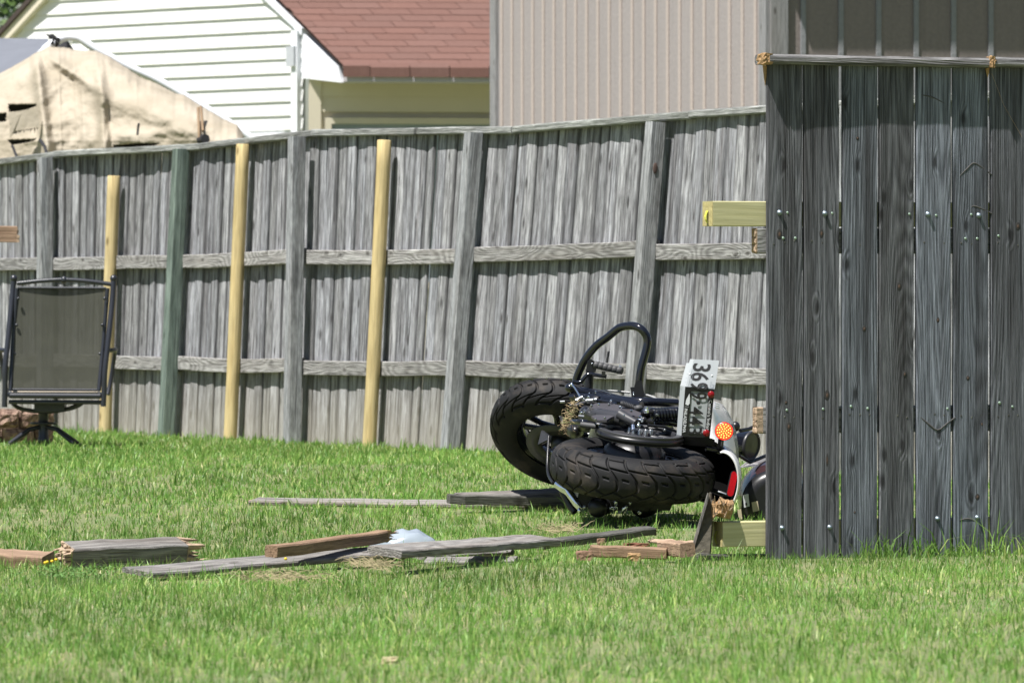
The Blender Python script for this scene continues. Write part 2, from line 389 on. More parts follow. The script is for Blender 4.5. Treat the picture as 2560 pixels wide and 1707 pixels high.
# new round posts standing in front of the fence
M_pineknot = plain('pine_knot', (.20, .10, .045), .8, var=.4, scale=200)
for (x, yt, ln, lab) in ((287, 438.6, .04, 'new pale round timber post directly behind the patio chair, shortest of the three'),
                         (601, 359, .05, 'new pale round timber post just right of the green fence post'),
                         (951, 349, .055, 'new pale round timber post nearest to the motorcycle wheel')):
    t = t_of(x); a = E0 + E2 * t + N2 * .088 + V((0, 0, FZ - .06)); zt = CZ + (YH - yt) / (s_far(x) + 3)
    b = a + UP * (zt - FZ + .06) - N2 * ln * (zt - FZ)
    mb = MB(); L = (b - a).length; R = random.Random(int(x)); rad = .0425
    ring = [(rad * (1 + .012 * R.uniform(-1, 1)), L * j / 12) for j in range(13)]
    mb.lathe((0, 0, 0), UP, ring + [(rad - .004, L + .004), (0.0, L + .005)], 24)
    mb.v = [tuple(V((v[0], v[1], 0)) * (1 + .035 * noise.noise(V((v[0] * 22, v[1] * 22, v[2] * 1.1 + x))) + .02 * noise.noise(V((v[0] * 60, v[1] * 60, v[2] * 3 + x)))) + V((.004 * math.sin(v[2] * 2.3 + x), 0, v[2]))) for v in mb.v]
    o = inst('round_post', mb.mesh('round_post', M_round), None, frame(a, b - a, E2))
    o['label'] = lab; o['category'] = 'fence post'; o['group'] = 'new round posts along the grey fence'
    Mp = frame(a, b - a, E2); Mi = Mp.to_3x3().inverted()
    for q in range(7):
        zk = R.uniform(.15, L - .08); an = R.uniform(-1.3, 1.3); vd = Mi @ (V((math.sin(an), -math.cos(an), 0))); vd.z = 0; vd.normalize(); kb = MB(); pk = V((0, 0, zk)) + vd * (rad * .985); tn = UP.cross(vd); rk = R.uniform(.003, .0075)
        kb.ball((0, 0, 0), tn * rk, vd * .0022, UP * rk * R.uniform(1.1, 2.0), 10, 6); inst('knot', kb.mesh('knot', M_pineknot), o, Mp @ Matrix.Translation(pk))

# ---------------------------------------------------------------- near fence
NR = V((.915, .404, 0)).normalized(); NFd = V((.404, -.915, 0)).normalized(); N0 = V(((1911 - 1280) * 23.4 / F, 23.4, 0))
def NF(u, m, z): return N0 + NR * u + NFd * m + V((0, 0, z))
nfence = thing('board_fence', N0, 'tall dark grey board fence standing closest at the right', 'fence')
M_bolt = plain('zinc_bolt', (.25, .30, .34), .5, metal=.8, var=.1)
M_screw = plain('green_screw', (.30, .40, .32), .45, metal=.4, var=.15)
bolts = {0: ((.052, 1.327, .011), (.085, 1.327, .005), (.067, 1.232, .0055), (.118, 1.232, .0055), (.062, .150, .010), (.082, .590, .005)),
         1: ((.085, 1.325, .011), (.116, 1.326, .005), (.105, .150, .010), (.078, .593, .005)),
         2: ((.035, .602, .0055), (.105, .594, .0055)), 3: ((.125, 1.325, .005),),
         4: ((.045, 1.325, .011), (.08, 1.321, .005), (.085, .176, .010), (.128, .591, .005)),
         5: ((.107, 1.322, .011), (.075, 1.325, .005), (.05, 1.234, .0055), (.10, 1.234, .0055), (.10, .178, .010)),
         6: ((.035, .612, .006), (.09, .597, .005), (.03, 1.245, .005))}
NB = 26
near_boards = []
for i in range(NB):
    u0 = i * .158 + random.uniform(-.002, .002); wd = .1468 + random.uniform(-.0018, .0018)
    tw = random.gauss(0, .012); top = 1.885 + .002 * i
    a = NF(u0 + wd / 2, .0095, -.03); b = NF(u0 + wd / 2 + random.uniform(-.002, .002), .0095, top)
    o = timber('board', a, b, NR + NFd * tw, wd, .019, M_near, nfence, ch=.0035, seg=8, wob=.0006, warp=random.uniform(-.002, .002), seed=i)
    near_boards.append(o)
    cl_ = {0: (.76, .735, .725), 1: (.80, .775, .765), 2: (.90, .93, .98), 3: (.80, .78, .77), 4: (1.12, 1.15, 1.22), 5: (1.0, 1.04, 1.10), 6: (.80, .79, .80)}.get(i, (.9, .9, .9)); o.color = (cl_[0] * .84, cl_[1] * .865, cl_[2] * .90, 1)
    for (du, z, r) in bolts.get(i, ()):
        mb = MB(); c = NF(u0 + du, .0192, z)
        if r > .008:
            r *= .88
            mb.lathe(c, NFd, [(r * 1.1, 0), (r * 1.1, .002), (r * .72, .003), (r * .72, .009), (r * .45, .0105), (0, .011)], 12)
        else: mb.lathe(c, NFd, [(r, 0), (r * .95, .0015), (0, .002)], 10)
        me = mb.mesh('bolt', M_bolt if r > .008 else M_screw, c)
        inst('bolt' if r > .008 else 'screw', me, o, Matrix.Translation(c))
M_scar = plain('branch_scar', (.075, .072, .070), .9, var=.6, scale=120)
M_knot = plain('dark_knot_ring', (.036, .034, .033), .85, var=.5, scale=160); M_heart = plain('rusty_knot_heart', (.095, .058, .040), .8, var=.5, scale=160)
def on_board(x, y, m=.0192):
    k = (x - 1280) / F; u = (k * (23.4 - .915 * m) - N0.x - .404 * m) / (.915 - .404 * k); return u, CZ + (YH - y) * (23.4 + .404 * u - .915 * m) / F
for (x, y, rx, rz) in ((1949, 586, .0125, .021), (1972, 1066, .0105, .019), (2054, 584, .010, .019), (2068, 988, .0125, .021), (2161, 822, .010, .013), (2144, 346, .007, .008), (2248, 716, .011, .017), (2345, 800, .008, .012), (2444, 1242, .011, .014), (2420, 945, .008, .010), (2545, 566, .011, .017), (2068, 1150, .006, .03), (2137, 1280, .005, .006), (1965, 1006, .007, .009), (2262, 935, .008, .012), (2455, 1060, .007, .012)):
    u, z = on_board(x, y); b_ = near_boards[min(25, max(0, int(u / .158)))]
    for q, mt, th in ((1.0, M_knot, .0012), (.52, M_heart, .0019)):
        mb = MB(); mb.ball((0, 0, 0), NR * rx * q, NFd * th, UP * rz * q, 16, 8); inst('knot', mb.mesh('knot', mt), b_, Matrix.Translation(NF(u, .0188, z)))
for pts in ([(2400, 440), (2420, 420), (2434, 408), (2450, 415), (2484, 440)], [(2427, 519), (2436, 515), (2460, 524), (2482, 535)], [(2302, 1043), (2320, 1058), (2344, 1075), (2368, 1058), (2389, 1043)], [(2304, 238), (2330, 243), (2362, 259)], [(2400, 1300), (2420, 1296), (2440, 1303)]):
    mb = MB(); uz = [on_board(*p) for p in pts]; mb.tube([NF(u, .0172, z) for u, z in uz], [.002] + [.0042] * (len(pts) - 2) + [.002], 6, steps=3); b_ = near_boards[int(uz[1][0] / .158)]
    inst('scar', mb.mesh('scar', M_scar, NF(*[uz[1][0], .0172, uz[1][1]])), b_, Matrix.Translation(NF(uz[1][0], .0172, uz[1][1])))
for i in range(7):   # nail holes where rails were nailed read as dark dots
    for z in (1.215, .565):
        for du in (.03, .075, .115):
            if random.random() < .75:
                mb = MB(); c = NF(i * .158 + du, .0191, z + random.uniform(-.008, .008)); mb.lathe(c, NFd, [(.0042, 0), (.003, .0006), (0, .0008)], 8)
                part('nail', mb, M_debris_dark, nfence)
# rails behind the boards; the two new ones stick out to the left
def rail(u0, u1, z, th, wd, mat, name='rail', label=None, **k):
    return timber(name, NF(u0, -th / 2 - .001, z), NF(u1, -th / 2 - .001, z + .01), UP, wd, th, mat, nfence, label=label, **k)
rail(-.028, 4.0, 1.222, .038, .095, M_rail)
rail(-.004, 4.0, .552, .038, .10, M_rail)
for (ua_, ub_, z_, w2_) in ((-.034, -.0285, 1.222, .092), (-.030, -.0045, .552, .098)):
    timber('broken_rail_end', NF(ua_, -.020, z_), NF(ub_, -.020, z_), UP, w2_, .037, plain('fresh_rail_break', (.40, .29, .20), .85, var=.4, scale=80, bump=.6), nfence, seg=2, wob=.0015, rag0=.005)
for k, (ue, z) in enumerate(((-.212, 1.322), (-.172, .128))):
    o = timber('new_rail', NF(ue, -.0455, z), NF(1.35, -.0455, z + .004), UP, .093, .089, M_new, nfence, ch=.003, label='fresh yellow timber rail')
    mb = MB(); c = NF(ue - .0015, -.048, z + .0)
    mb.quad(*[NF(ue - .0015, -.0455 + a * .0435, z + b * .0455) for a, b in ((-1, -1), (1, -1), (1, 1), (-1, 1))])
    me = mb.mesh('end_grain', M_newend, c); inst('end_grain', me, o, Matrix.Translation(c))
    mb = MB(); v = []
    for j in range(5):
        q = j / 4; bend = .012 * math.sin(q * 2.6)
        for a in (-.010, .009): v.append(NF(ue - .003 - bend, -.045 + a * (1 - .3 * q) + q * .012, z + .012 - q * .046))
    mb.add(v, [(2 * j, 2 * j + 1, 2 * j + 3, 2 * j + 2) for j in range(4)])
    M_tag = bpy.data.materials.get('yellow_tag') or plain('yellow_tag', (.55, .55, .07), .5, var=.15)
    me = mb.mesh('paper_tag', M_tag, c); q = inst('paper_tag', me, o, Matrix.Translation(c))
for u in (1.9, 3.95):
    timber('post', NF(u, -.13, -.1), NF(u, -.13, 1.83), NR, .089, .089, M_farpost, nfence, ch=.005)
# cap
for k, (ua, ub, za, zb) in enumerate(((-.008, .925, 1.898, 1.899), (.94, 2.5, 1.903, 1.90), (2.51, 4.05, 1.90, 1.91))):
    timber('cap_rail', NF(ua, -.003, za), NF(ub, -.003, zb), NFd, .132, .037, M_nearcap, nfence, ch=.010, seg=9, wob=.0015, warp=-.004, seed=70 + k)
def splinters(name, c, rad, n, mat, parent, seed, up=(0, 0, 1), size=.012, label=None):
    R = random.Random(seed); mb = MB(); c = V(c)
    for _ in range(n):
        p = c + V((R.gauss(0, 1), R.gauss(0, 1), R.gauss(0, 1))) * rad * .5
        d = (V(up) + V((R.gauss(0, .5), R.gauss(0, .5), R.gauss(0, .5)))).normalized()
        L = size * R.uniform(.6, 1.8); r = size * R.uniform(.15, .4)
        mb.tube([p - d * L * .5, p + d * L * .1, p + d * L], [r, r * .9, r * .1], 5, smooth=False)
    return part(name, mb, mat, parent, label)
def chunk(name, c, half, seed, mat, parent, label=None):
    mb = MB(); R = random.Random(seed); n = 5; ids = {}; vs = []; fs = []
    def vid(i, j, k):
        if (i, j, k) not in ids:
            p = V((i / n * 2 - 1, j / n * 2 - 1, k / n * 2 - 1)); p = p * (1 - .16 * max(0, p.length - 1)); q = noise.noise(p * 2.3 + V((seed, 0, 0))) * .28 + noise.noise(p * 6 + V((0, seed, 0))) * .16
            p *= 1 + q; ids[i, j, k] = len(vs); vs.append(V(c) + NR * p.x * half[0] + NFd * p.y * half[1] + UP * p.z * half[2])
        return ids[i, j, k]
    for a in range(n):
        for b in range(n):
            for e in (0, n):
                for q in (lambda a, b: (e, a, b), lambda a, b: (a, e, b), lambda a, b: (a, b, e)):
                    fs.append((vid(*q(a, b)), vid(*q(a + 1, b)), vid(*q(a + 1, b + 1)), vid(*q(a, b + 1))))
    mb.add(vs, fs); return part(name, mb, mat, parent, label)
chunk('broken_end', NF(-.012, .03, 1.899), (.020, .032, .021), 3, M_fresh, nfence)
chunk('broken_end', NF(.931, .05, 1.902), (.012, .018, .022), 5, M_fresh, nfence)
for (u, m_, z0, z1, w_) in ((-.004, .010, 1.875, 1.80, .008), (.929, .022, 1.88, 1.845, .009)):
    mb = MB(); mb.tube([NF(u, m_, z0), NF(u + .002, m_, (z0 + z1) / 2), NF(u + .004, m_ - .004, z1)], [w_, w_ * .7, .001], 6, smooth=False); part('torn_sliver', mb, M_fresh, nfence)
mb = MB(); mb.tube([NF(.945, .03, 1.86), NF(1.0, .024, 1.74), NF(1.08, .022, 1.62)], .0008, 4); part('loose_thread', mb, M_fresh2, nfence)

# ---------------------------------------------------------------- barn
BR = V((.957, .29, 0)).normalized(); BL = V((-.29, .957, 0)).normalized(); BF = V((.29, -.957, 0)).normalized(); BLN = V((-.957, -.29, 0)).normalized()
B0 = P(1923, 784, 47.5); B0.z = 0
def BP(u, m, z): return B0 + BR * u + BF * m + V((0, 0, z))
def BQ(v, m, z): return B0 + BL * v + BLN * m + V((0, 0, z))
barn = thing('storage_barn', B0, 'tan windowless barn with vertical battens behind the fences', 'barn')
def siding_mat(name, c):
    m, t, b, N, L = newmat(name)
    tc = N.new('ShaderNodeTexCoord'); mp = N.new('ShaderNodeMapping'); mp.inputs['Scale'].default_value = (14, 14, .35); L.new(tc.outputs['Object'], mp.inputs[0])
    a = N.new('ShaderNodeTexNoise'); a.inputs['Scale'].default_value = 2.2; a.inputs['Detail'].default_value = 9; a.inputs['Roughness'].default_value = .72; L.new(mp.outputs[0], a.inputs[0])
    d = N.new('ShaderNodeTexNoise'); d.inputs['Scale'].default_value = 38; d.inputs['Detail'].default_value = 4; L.new(tc.outputs['Object'], d.inputs[0])
    ad = N.new('ShaderNodeMath'); ad.operation = 'ADD'; L.new(a.outputs['Fac'], ad.inputs[0]); L.new(d.outputs['Fac'], ad.inputs[1])
    cr = N.new('ShaderNodeValToRGB'); e = cr.color_ramp.elements; e[0].position = .30; e[0].color = rgb([x * .80 for x in c]); e[1].position = .72; e[1].color = rgb([x * 1.08 for x in c])
    h = N.new('ShaderNodeMath'); h.operation = 'MULTIPLY'; h.inputs[1].default_value = .5; L.new(ad.outputs[0], h.inputs[0]); L.new(h.outputs[0], cr.inputs[0])
    L.new(cr.outputs[0], b.inputs['Base Color']); b.inputs['Roughness'].default_value = .9
    bp = N.new('ShaderNodeBump'); bp.inputs['Strength'].default_value = .25; bp.inputs['Distance'].default_value = .012; L.new(d.outputs['Fac'], bp.inputs['Height']); L.new(bp.outputs[0], b.inputs['Normal'])
    return m
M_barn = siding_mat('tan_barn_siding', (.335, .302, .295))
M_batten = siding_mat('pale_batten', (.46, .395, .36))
M_barnfront = siding_mat('shade_darkened_siding', (.215, .185, .175))  # same barn siding, with the front's eave shade darkened into the colour
M_battenf = siding_mat('shade_darkened_batten', (.23, .235, .25))  # front battens, colour lowered and greyed for the shade on this face
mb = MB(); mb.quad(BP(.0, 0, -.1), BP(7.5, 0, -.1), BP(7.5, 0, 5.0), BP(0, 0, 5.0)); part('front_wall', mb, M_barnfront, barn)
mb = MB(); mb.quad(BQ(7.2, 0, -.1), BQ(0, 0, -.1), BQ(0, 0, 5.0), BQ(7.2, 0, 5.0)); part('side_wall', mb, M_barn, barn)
mb = MB(); mb.quad(BQ(7.2, 0, -.1), BQ(7.2, 0, 5.0), BP(7.5, -7.2, 5.0), BP(7.5, -7.2, -.1)).quad(BP(7.5, 0, -.1), BP(7.5, -7.2, -.1), BP(7.5, -7.2, 5.0), BP(7.5, 0, 5.0)); part('rear_wall', mb, M_barn, barn)
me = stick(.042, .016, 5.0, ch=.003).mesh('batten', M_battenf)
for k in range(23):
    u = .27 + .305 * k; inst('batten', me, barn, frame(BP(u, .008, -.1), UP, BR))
me = stick(.05, .014, 5.0, ch=.003).mesh('batten', M_batten)
for k in range(23):
    v = .30 + .305 * k
    if v < 7.1: inst('batten', me, barn, frame(BQ(v, .007, -.1), UP, BL))
M_trim = wood('grey_corner_trim', (.16, .16, .165), (.36, .36, .37), (.18, .16, .14), rings=.4, stainamt=.4, vary=.05)
timber('corner_board', BP(.07, .02, -.1), BP(.07, .02, 5.0), BR, .145, .038, M_trim, barn)
timber('corner_board', BQ(.055, .02, -.1), BQ(.055, .02, 5.0), BL, .15, .038, M_trim, barn)
timber('corner_board', BQ(7.2, -.01, -.1), BQ(7.2, -.01, 5.0), BL, .16, .09, M_trim, barn, label='dark weathered corner board with a rotten foot')
mb = MB(); mb.prism([BP(-.48, .434, 4.82), BP(-.48, -7.7, 6.3), BP(-.48, -7.7, 6.45), BP(-.48, .434, 4.97)], BR * 8.5); part('roof', mb, plain('barn_roof_felt', (.10, .09, .085), .9, var=.3, scale=20), barn)

# ---------------------------------------------------------------- white house
GD = V((-.69, .72, 0)).normalized(); GN = V((-.72, -.69, 0)).normalized(); H0 = P(760, 784, 62.0); H0.z = 0
def HG(w_, n, z): return H0 + GD * w_ + GN * n + V((0, 0, z))
house = thing('white_house', H0, 'white lap-sided house with a red shingle roof behind the fence', 'house')
M_white = plain('white_vinyl', (.80, .80, .785), .45, var=.03, scale=4)
M_white2 = plain('white_fascia', (.80, .82, .86), .4, var=.02, scale=4)
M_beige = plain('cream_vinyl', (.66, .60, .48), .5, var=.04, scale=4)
def rakeL(w_): return 3.825 + .66 * (4.52 - w_)
def rakeR(w_): return 3.70 + .67 * w_
def wlim(z): return (max(0.0, (z - 3.70) / .67), 4.52 + (3.825 - z) / .66)
mb = MB(); mb.add([HG(0, -.02, 0), HG(0, -.02, 3.7), HG(2.335, -.02, 5.26), HG(5.6, -.02, 3.1), HG(5.6, -.02, 0)], [(0, 1, 2, 3, 4)]); part('gable_wall', mb, M_white, house)
z = 3.618 - .1405 * 26; k = 0
while z < 5.2:
    (a, b), (a2, b2) = wlim(z), wlim(z + .1405)
    a2 = max(a2, a); b2 = min(b2, b); b = min(b, 5.6); b2 = min(b2, 5.6)
    if b2 - a2 > .1:
        cuts = [0, random.uniform(.25, .45), random.uniform(.6, .8), 1] if z > 1.5 else [0, 1]
        for c0, c1 in zip(cuts, cuts[1:]):
            l0, l1 = a + (b - a) * c0, a + (b - a) * c1; t0 = max(l0, a2) if c0 == 0 else l0; t1 = min(l1, b2) if c1 == 1 else l1
            if c0 == 0: t0 = a2
            if c1 == 1: t1 = b2
            g = .0012 * (random.random())
            mb = MB()
            nseg = 5; v = []
            for j in range(nseg + 1):
                q = j / nseg; sag = .003 * noise.noise(V((q * 3 + k, z * 9, 1)))
                v += [HG(l0 + (l1 - l0) * q + (.0015 if c0 else 0), .001, z + sag), HG(l0 + (l1 - l0) * q + (.0015 if c0 else 0), .024 + g * 2, z + sag), HG(t0 + (t1 - t0) * q + (.0015 if c0 else 0), .003 + g, z + .1403 + sag)]
            fs = []
            for j in range(nseg): fs += [(3 * j, 3 * j + 3, 3 * j + 4, 3 * j + 1), (3 * j + 1, 3 * j + 4, 3 * j + 5, 3 * j + 2)]
            mb.add(v, fs); part('siding_board', mb, M_white, house)
    z += .1405; k += 1
# rakes
M_dark = plain('dark_roof_edge', (.055, .04, .035), .9, var=.3)
def hprism(pts, n0, n1): return MB().prism([HG(a, n0, b) for a, b in pts], GN * (n1 - n0))
part('rake_board', hprism([(4.9, rakeL(4.9) - .02), (2.335, 5.25), (2.335, 5.36), (4.9, rakeL(4.9) + .09)], .0, .09), M_beige, house)
part('roof_edge', hprism([(5.0, rakeL(5.0) + .091), (2.335, 5.362), (2.335, 5.42), (5.0, rakeL(5.0) + .15)], -7, .12), M_dark, house)
part('rake_board', hprism([(-.02, 3.70), (2.335, 5.262), (2.335, 5.34), (-.02, 3.77)], -.1, .05), M_white2, house)
def wz(x, y):   # photograph point on the gable plane
    kk = (x - 1280) / F; w_ = (H0.x - 62 * kk) / (.69 + .72 * kk); d = 62 + .72 * w_; return (w_, CZ + (YH - y) * d / F)
part('eave_return', hprism([wz(760, 84), wz(851, 167), wz(858, 207), wz(760, 196)], -.3, .03), M_white2, house)
mb = MB(); mb.box(HG(.06, .045, 2.2), GD * .045, GN * .035, UP * 1.55); part('corner_trim', mb, M_white2, house)
a = wz(750, 118); b = wz(744, 166); mb = MB(); mb.box(HG(a[0] + .03, .06, (a[1] + b[1]) / 2), GD * .06, GN * .05, UP * .10); part('meter_box', mb, plain('grey_meter_box', (.45, .47, .5), .5), house)
# side wall under the eave, facing the camera
S0 = P(772, 784, 61.95); S0.z = 0; SD = V((.99, .14, 0)).normalized(); SN = V((.14, -.99, 0)).normalized()
def HS(u, n, z): return S0 + SD * u + SN * n + V((0, 0, z))
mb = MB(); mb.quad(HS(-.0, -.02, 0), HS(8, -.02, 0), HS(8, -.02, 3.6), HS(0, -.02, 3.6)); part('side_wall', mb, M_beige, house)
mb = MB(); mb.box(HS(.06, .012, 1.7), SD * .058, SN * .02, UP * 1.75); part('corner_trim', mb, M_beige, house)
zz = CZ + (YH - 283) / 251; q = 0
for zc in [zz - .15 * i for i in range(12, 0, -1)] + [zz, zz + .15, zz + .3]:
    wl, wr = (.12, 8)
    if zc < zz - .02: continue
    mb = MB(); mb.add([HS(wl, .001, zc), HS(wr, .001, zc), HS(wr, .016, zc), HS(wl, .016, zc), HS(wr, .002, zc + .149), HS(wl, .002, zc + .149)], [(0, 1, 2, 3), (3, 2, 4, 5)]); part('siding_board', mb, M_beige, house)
def window(mk, u0, u1, z0, z1, fr, wdir, ndir, name='window'):
    c = mk(u0, 0, z0); mb = MB()
    for (a, b, cc, d) in ((u0, u1, z1 - .06, z1), (u0, u1, z0, z0 + .06), (u0, u0 + .06, z0 + .06, z1 - .06), (u1 - .06, u1, z0 + .06, z1 - .06)):
        mb.prism([mk(a, .0, cc), mk(b, .0, cc), mk(b, .0, d), mk(a, .0, d)], ndir * .05)
    o = part(name, mb, fr, house)
    mb = MB(); mb.quad(mk(u0 + .06, .015, z0 + .06), mk(u1 - .06, .015, z0 + .06), mk(u1 - .06, .015, z1 - .06), mk(u0 + .06, .015, z1 - .06))
    m = bpy.data.materials.get('window_glass') or plain('window_glass', (.30, .35, .40), .12, var=.15, scale=3); part('pane', mb, m, o)
window(HS, .16, 2.9, 1.2, zz - .06, M_beige, SD, SN)
window(HG, .28, 1.15, 1.3, 2.73, M_white2, GD, GN)
# eave and roof
EA = P(858, 193, 61.5); RD = V((.995, .10, 0)).normalized()
AP = HG(2.335, .0, 5.36); up_ = V((AP.x - EA.x, AP.y - EA.y, AP.z - EA.z))
RW = up_ - RD * up_.dot(RD); RLen = RW.length; RW.normalize(); RNm = RD.cross(RW).normalized()
if RNm.z < 0: RNm = -RNm
EB = P(858, 165, 61.5)
def RP(a, b, n):  # along eave, up slope, normal ; sheared so that the rake edge follows the gable
    return EB + RD * (a + b * (up_.dot(RD) / RLen)) + RW * b + RNm * n
M_shingle = wood('red_shingle', (.145, .078, .064), (.20, .112, .093), (.15, .08, .066), rings=0.0, stainamt=.35, knots=False, bump=.5, vary=.12, fine=1.2, satvar=.06, crack=.0)
mb = MB(); mb.quad(RP(0, 0, -.03), RP(9, 0, -.03), RP(9, RLen, -.03), RP(0, RLen, -.03)); part('roof', mb, M_dark, house)
crs = .0575 * 2.1
ncr = int(RLen / crs) + 1; tw_ = .393
# measured: 13.3 px per course in the picture
crs = RLen / ((165 - (-257)) / 13.3); ncr = int(RLen / crs)
rme = []
for k in range(ncr):
    b0 = k * crs; off = (k * .62 % 1.0) * tw_
    a = -off
    while a < 8.0:
        a0 = max(a, 0) + .003; a1 = a + tw_ - .003
        if a1 - a0 > .03 and (k < 17 or a < .1):
            th = .008 + random.uniform(-.0015, .002); e = random.uniform(-.002, .002)
            p = [RP(a0, b0 + e, -.0), RP(a1, b0 + e, -.0), RP(a1, b0 + e, th), RP(a0, b0 + e, th), RP(a1, b0 + crs + .02, .003), RP(a0, b0 + crs + .02, .003)]
            mb = MB(); mb.add(p, [(0, 1, 2, 3), (3, 2, 4, 5), (0, 3, 5), (1, 4, 2)]); part('shingle', mb, M_shingle, house)
        a += tw_
if True:
    mb = MB(); b0 = 17 * crs
    mb.quad(RP(0, b0, .004), RP(9, b0, .004), RP(9, RLen, .004), RP(0, RLen, .004)); part('upper_roof', mb, M_shingle, house)
# front lip of the eave course
me_ = MB()
for j in range(24):
    a0 = j * tw_ + .27; mb = MB()
    if j == 0:
        a0_, a1_ = 0.0, .27 - .006
        p = [EA + RD * a0_, EA + RD * a1_, EB + RD * a1_ - V((0, .03, 0)), EB + RD * a0_ - V((0, .03, 0)), RP(a1_, .02, .013), RP(a0_, .02, .013)]
        m0 = MB(); m0.add([EA + RD * a0_ - V((0, .035, 0)), EA + RD * a1_ - V((0, .035, 0))] + p[2:], [(0, 1, 2, 3), (3, 2, 4, 5)]); part('shingle', m0, M_shingle, house)
    a1 = a0 + tw_ - .008
    p = [EA + RD * a0 - V((0, .035, 0)), EA + RD * a1 - V((0, .035, 0)), EB + RD * a1 - V((0, .03, .015)), EB + RD * a0 - V((0, .03, .015)), RP(a1, .03, .013), RP(a0, .03, .013)]
    mb.add(p, [(0, 1, 2, 3), (3, 2, 4, 5)]); part('shingle', mb, M_shingle, house)
mb = MB(); mb.prism([EA + V((0, .0, -.0)), EA + V((0, .55, 0)), EA + V((0, .55, -.045)), EA + V((0, 0, -.045))], RD * 9.5); part('fascia', mb, plain('grey_fascia', (.55, .52, .56), .5), house)

# ---------------------------------------------------------------- tree behind the house
TC = P(-60, 784, 80.0); TC.z = 0
tree = thing('leafy_tree', TC, 'green leafy tree showing past the left roof edge of the house', 'tree')
mb = MB(); mb.tube([TC, TC + V((.1, 0, 1.6)), TC + V((-.1, .1, 3.2)), TC + V((0, 0, 5.6))], [.22, .18, .13, .04], 10)
for k in range(9):
    a = k * 2.4; z0 = 2 + k * .4; mb.tube([TC + V((0, 0, z0)), TC + V((math.cos(a) * .9, math.sin(a) * .9, z0 + .6)), TC + V((math.cos(a) * 1.8, math.sin(a) * 1.8, z0 + 1.0))], [.07, .045, .012], 6)
part('trunk', mb, plain('bark', (.12, .09, .065), .9, var=.4, scale=20, bump=.6), tree)
M_leaf, t_, b_, N_, L_ = newmat('leaf_green')
g_ = N_.new('ShaderNodeNewGeometry'); r_ = N_.new('ShaderNodeValToRGB'); e = r_.color_ramp.elements
e[0].color = (.012, .032, .008, 1); e[1].color = (.085, .145, .028, 1); L_.new(g_.outputs['Random Per Island'], r_.inputs[0]); L_.new(r_.outputs[0], b_.inputs['Base Color'])
b_.inputs['Roughness'].default_value = .5
mb = MB(); R = random.Random(11); cl = []
for k in range(110):
    while True:
        q = V((R.uniform(-1, 1), R.uniform(-1, 1), R.uniform(-1, 1)))
        if .3 < q.length < 1: break
    cl.append(TC + V((q.x * 2.5, q.y * 2.5, 4.3 + q.z * 2.6)))
for c in cl:
    for _ in range(85):
        p = c + V((R.gauss(0, .28), R.gauss(0, .28), R.gauss(0, .24))); d = V((R.gauss(0, 1), R.gauss(0, 1), R.gauss(0, .7))).normalized(); s = d.orthogonal().normalized() * R.uniform(.025, .05); L = R.uniform(.07, .13)
        mb.quad(p, p + d * L * .5 + s, p + d * L, p + d * L * .5 - s)
part('crown', mb, M_leaf, tree)

# ---------------------------------------------------------------- torn canvas shelter and grey tarp
def Z3(x, y, d): return P(x / 3.5636, y / 3.5636, d)
tent = thing('canvas_shelter', V((P(250, 784, 51).x, 51, .15)), 'torn beige canvas shelter sagging over a white pipe frame', 'canopy')
def canvas_mat():
    m, t, b, N, L = newmat('beige_canvas')
    tc = N.new('ShaderNodeTexCoord'); n = N.new('ShaderNodeTexNoise'); n.inputs['Scale'].default_value = 3.0; n.inputs['Detail'].default_value = 7; L.new(tc.outputs['Object'], n.inputs[0])
    cr = N.new('ShaderNodeValToRGB'); e = cr.color_ramp.elements; e[0].position = .35; e[0].color = (.33, .285, .215, 1); e[1].position = .68; e[1].color = (.42, .37, .295, 1)
    L.new(n.outputs['Fac'], cr.inputs[0]); L.new(cr.outputs[0], b.inputs['Base Color']); b.inputs['Roughness'].default_value = .85
    v = N.new('ShaderNodeTexNoise'); v.inputs['Scale'].default_value = 14; v.inputs['Detail'].default_value = 5; v.inputs['Roughness'].default_value = .6; v.inputs['Distortion'].default_value = 1.2; L.new(tc.outputs['Object'], v.inputs[0])
    bp = N.new('ShaderNodeBump'); bp.inputs['Strength'].default_value = .25; bp.inputs['Distance'].default_value = .04; L.new(v.outputs['Fac'], bp.inputs['Height']); L.new(bp.outputs[0], b.inputs['Normal'])
    return m
M_canvas = canvas_mat()
TOPL = [(-300, 830), (0, 660), (200, 550), (330, 470), (440, 415), (560, 425), (700, 455), (860, 458), (960, 500), (1250, 690), (1400, 750), (1560, 835), (1640, 850), (1800, 955), (2000, 1070), (2110, 1115), (2160, 1190), (2185, 1260)]
HOLES = [[(75, 935), (320, 930), (325, 955), (230, 995), (80, 1005)], [(-40, 1015), (65, 1010), (55, 1090), (-40, 1100)], [(60, 1250), (330, 1240), (300, 1262), (110, 1300)], [(1010, 1296), (1240, 1275), (1420, 1280), (1400, 1300), (1010, 1330)], [(120, 1200), (140, 1130), (165, 1150), (150, 1200)]]
def inpoly(x, y, pl):
    c = False
    for i in range(len(pl)):
        x1, y1 = pl[i]; x2, y2 = pl[i - 1]
        if (y1 > y) != (y2 > y) and x < (x2 - x1) * (y - y1) / (y2 - y1) + x1: c = not c
    return c
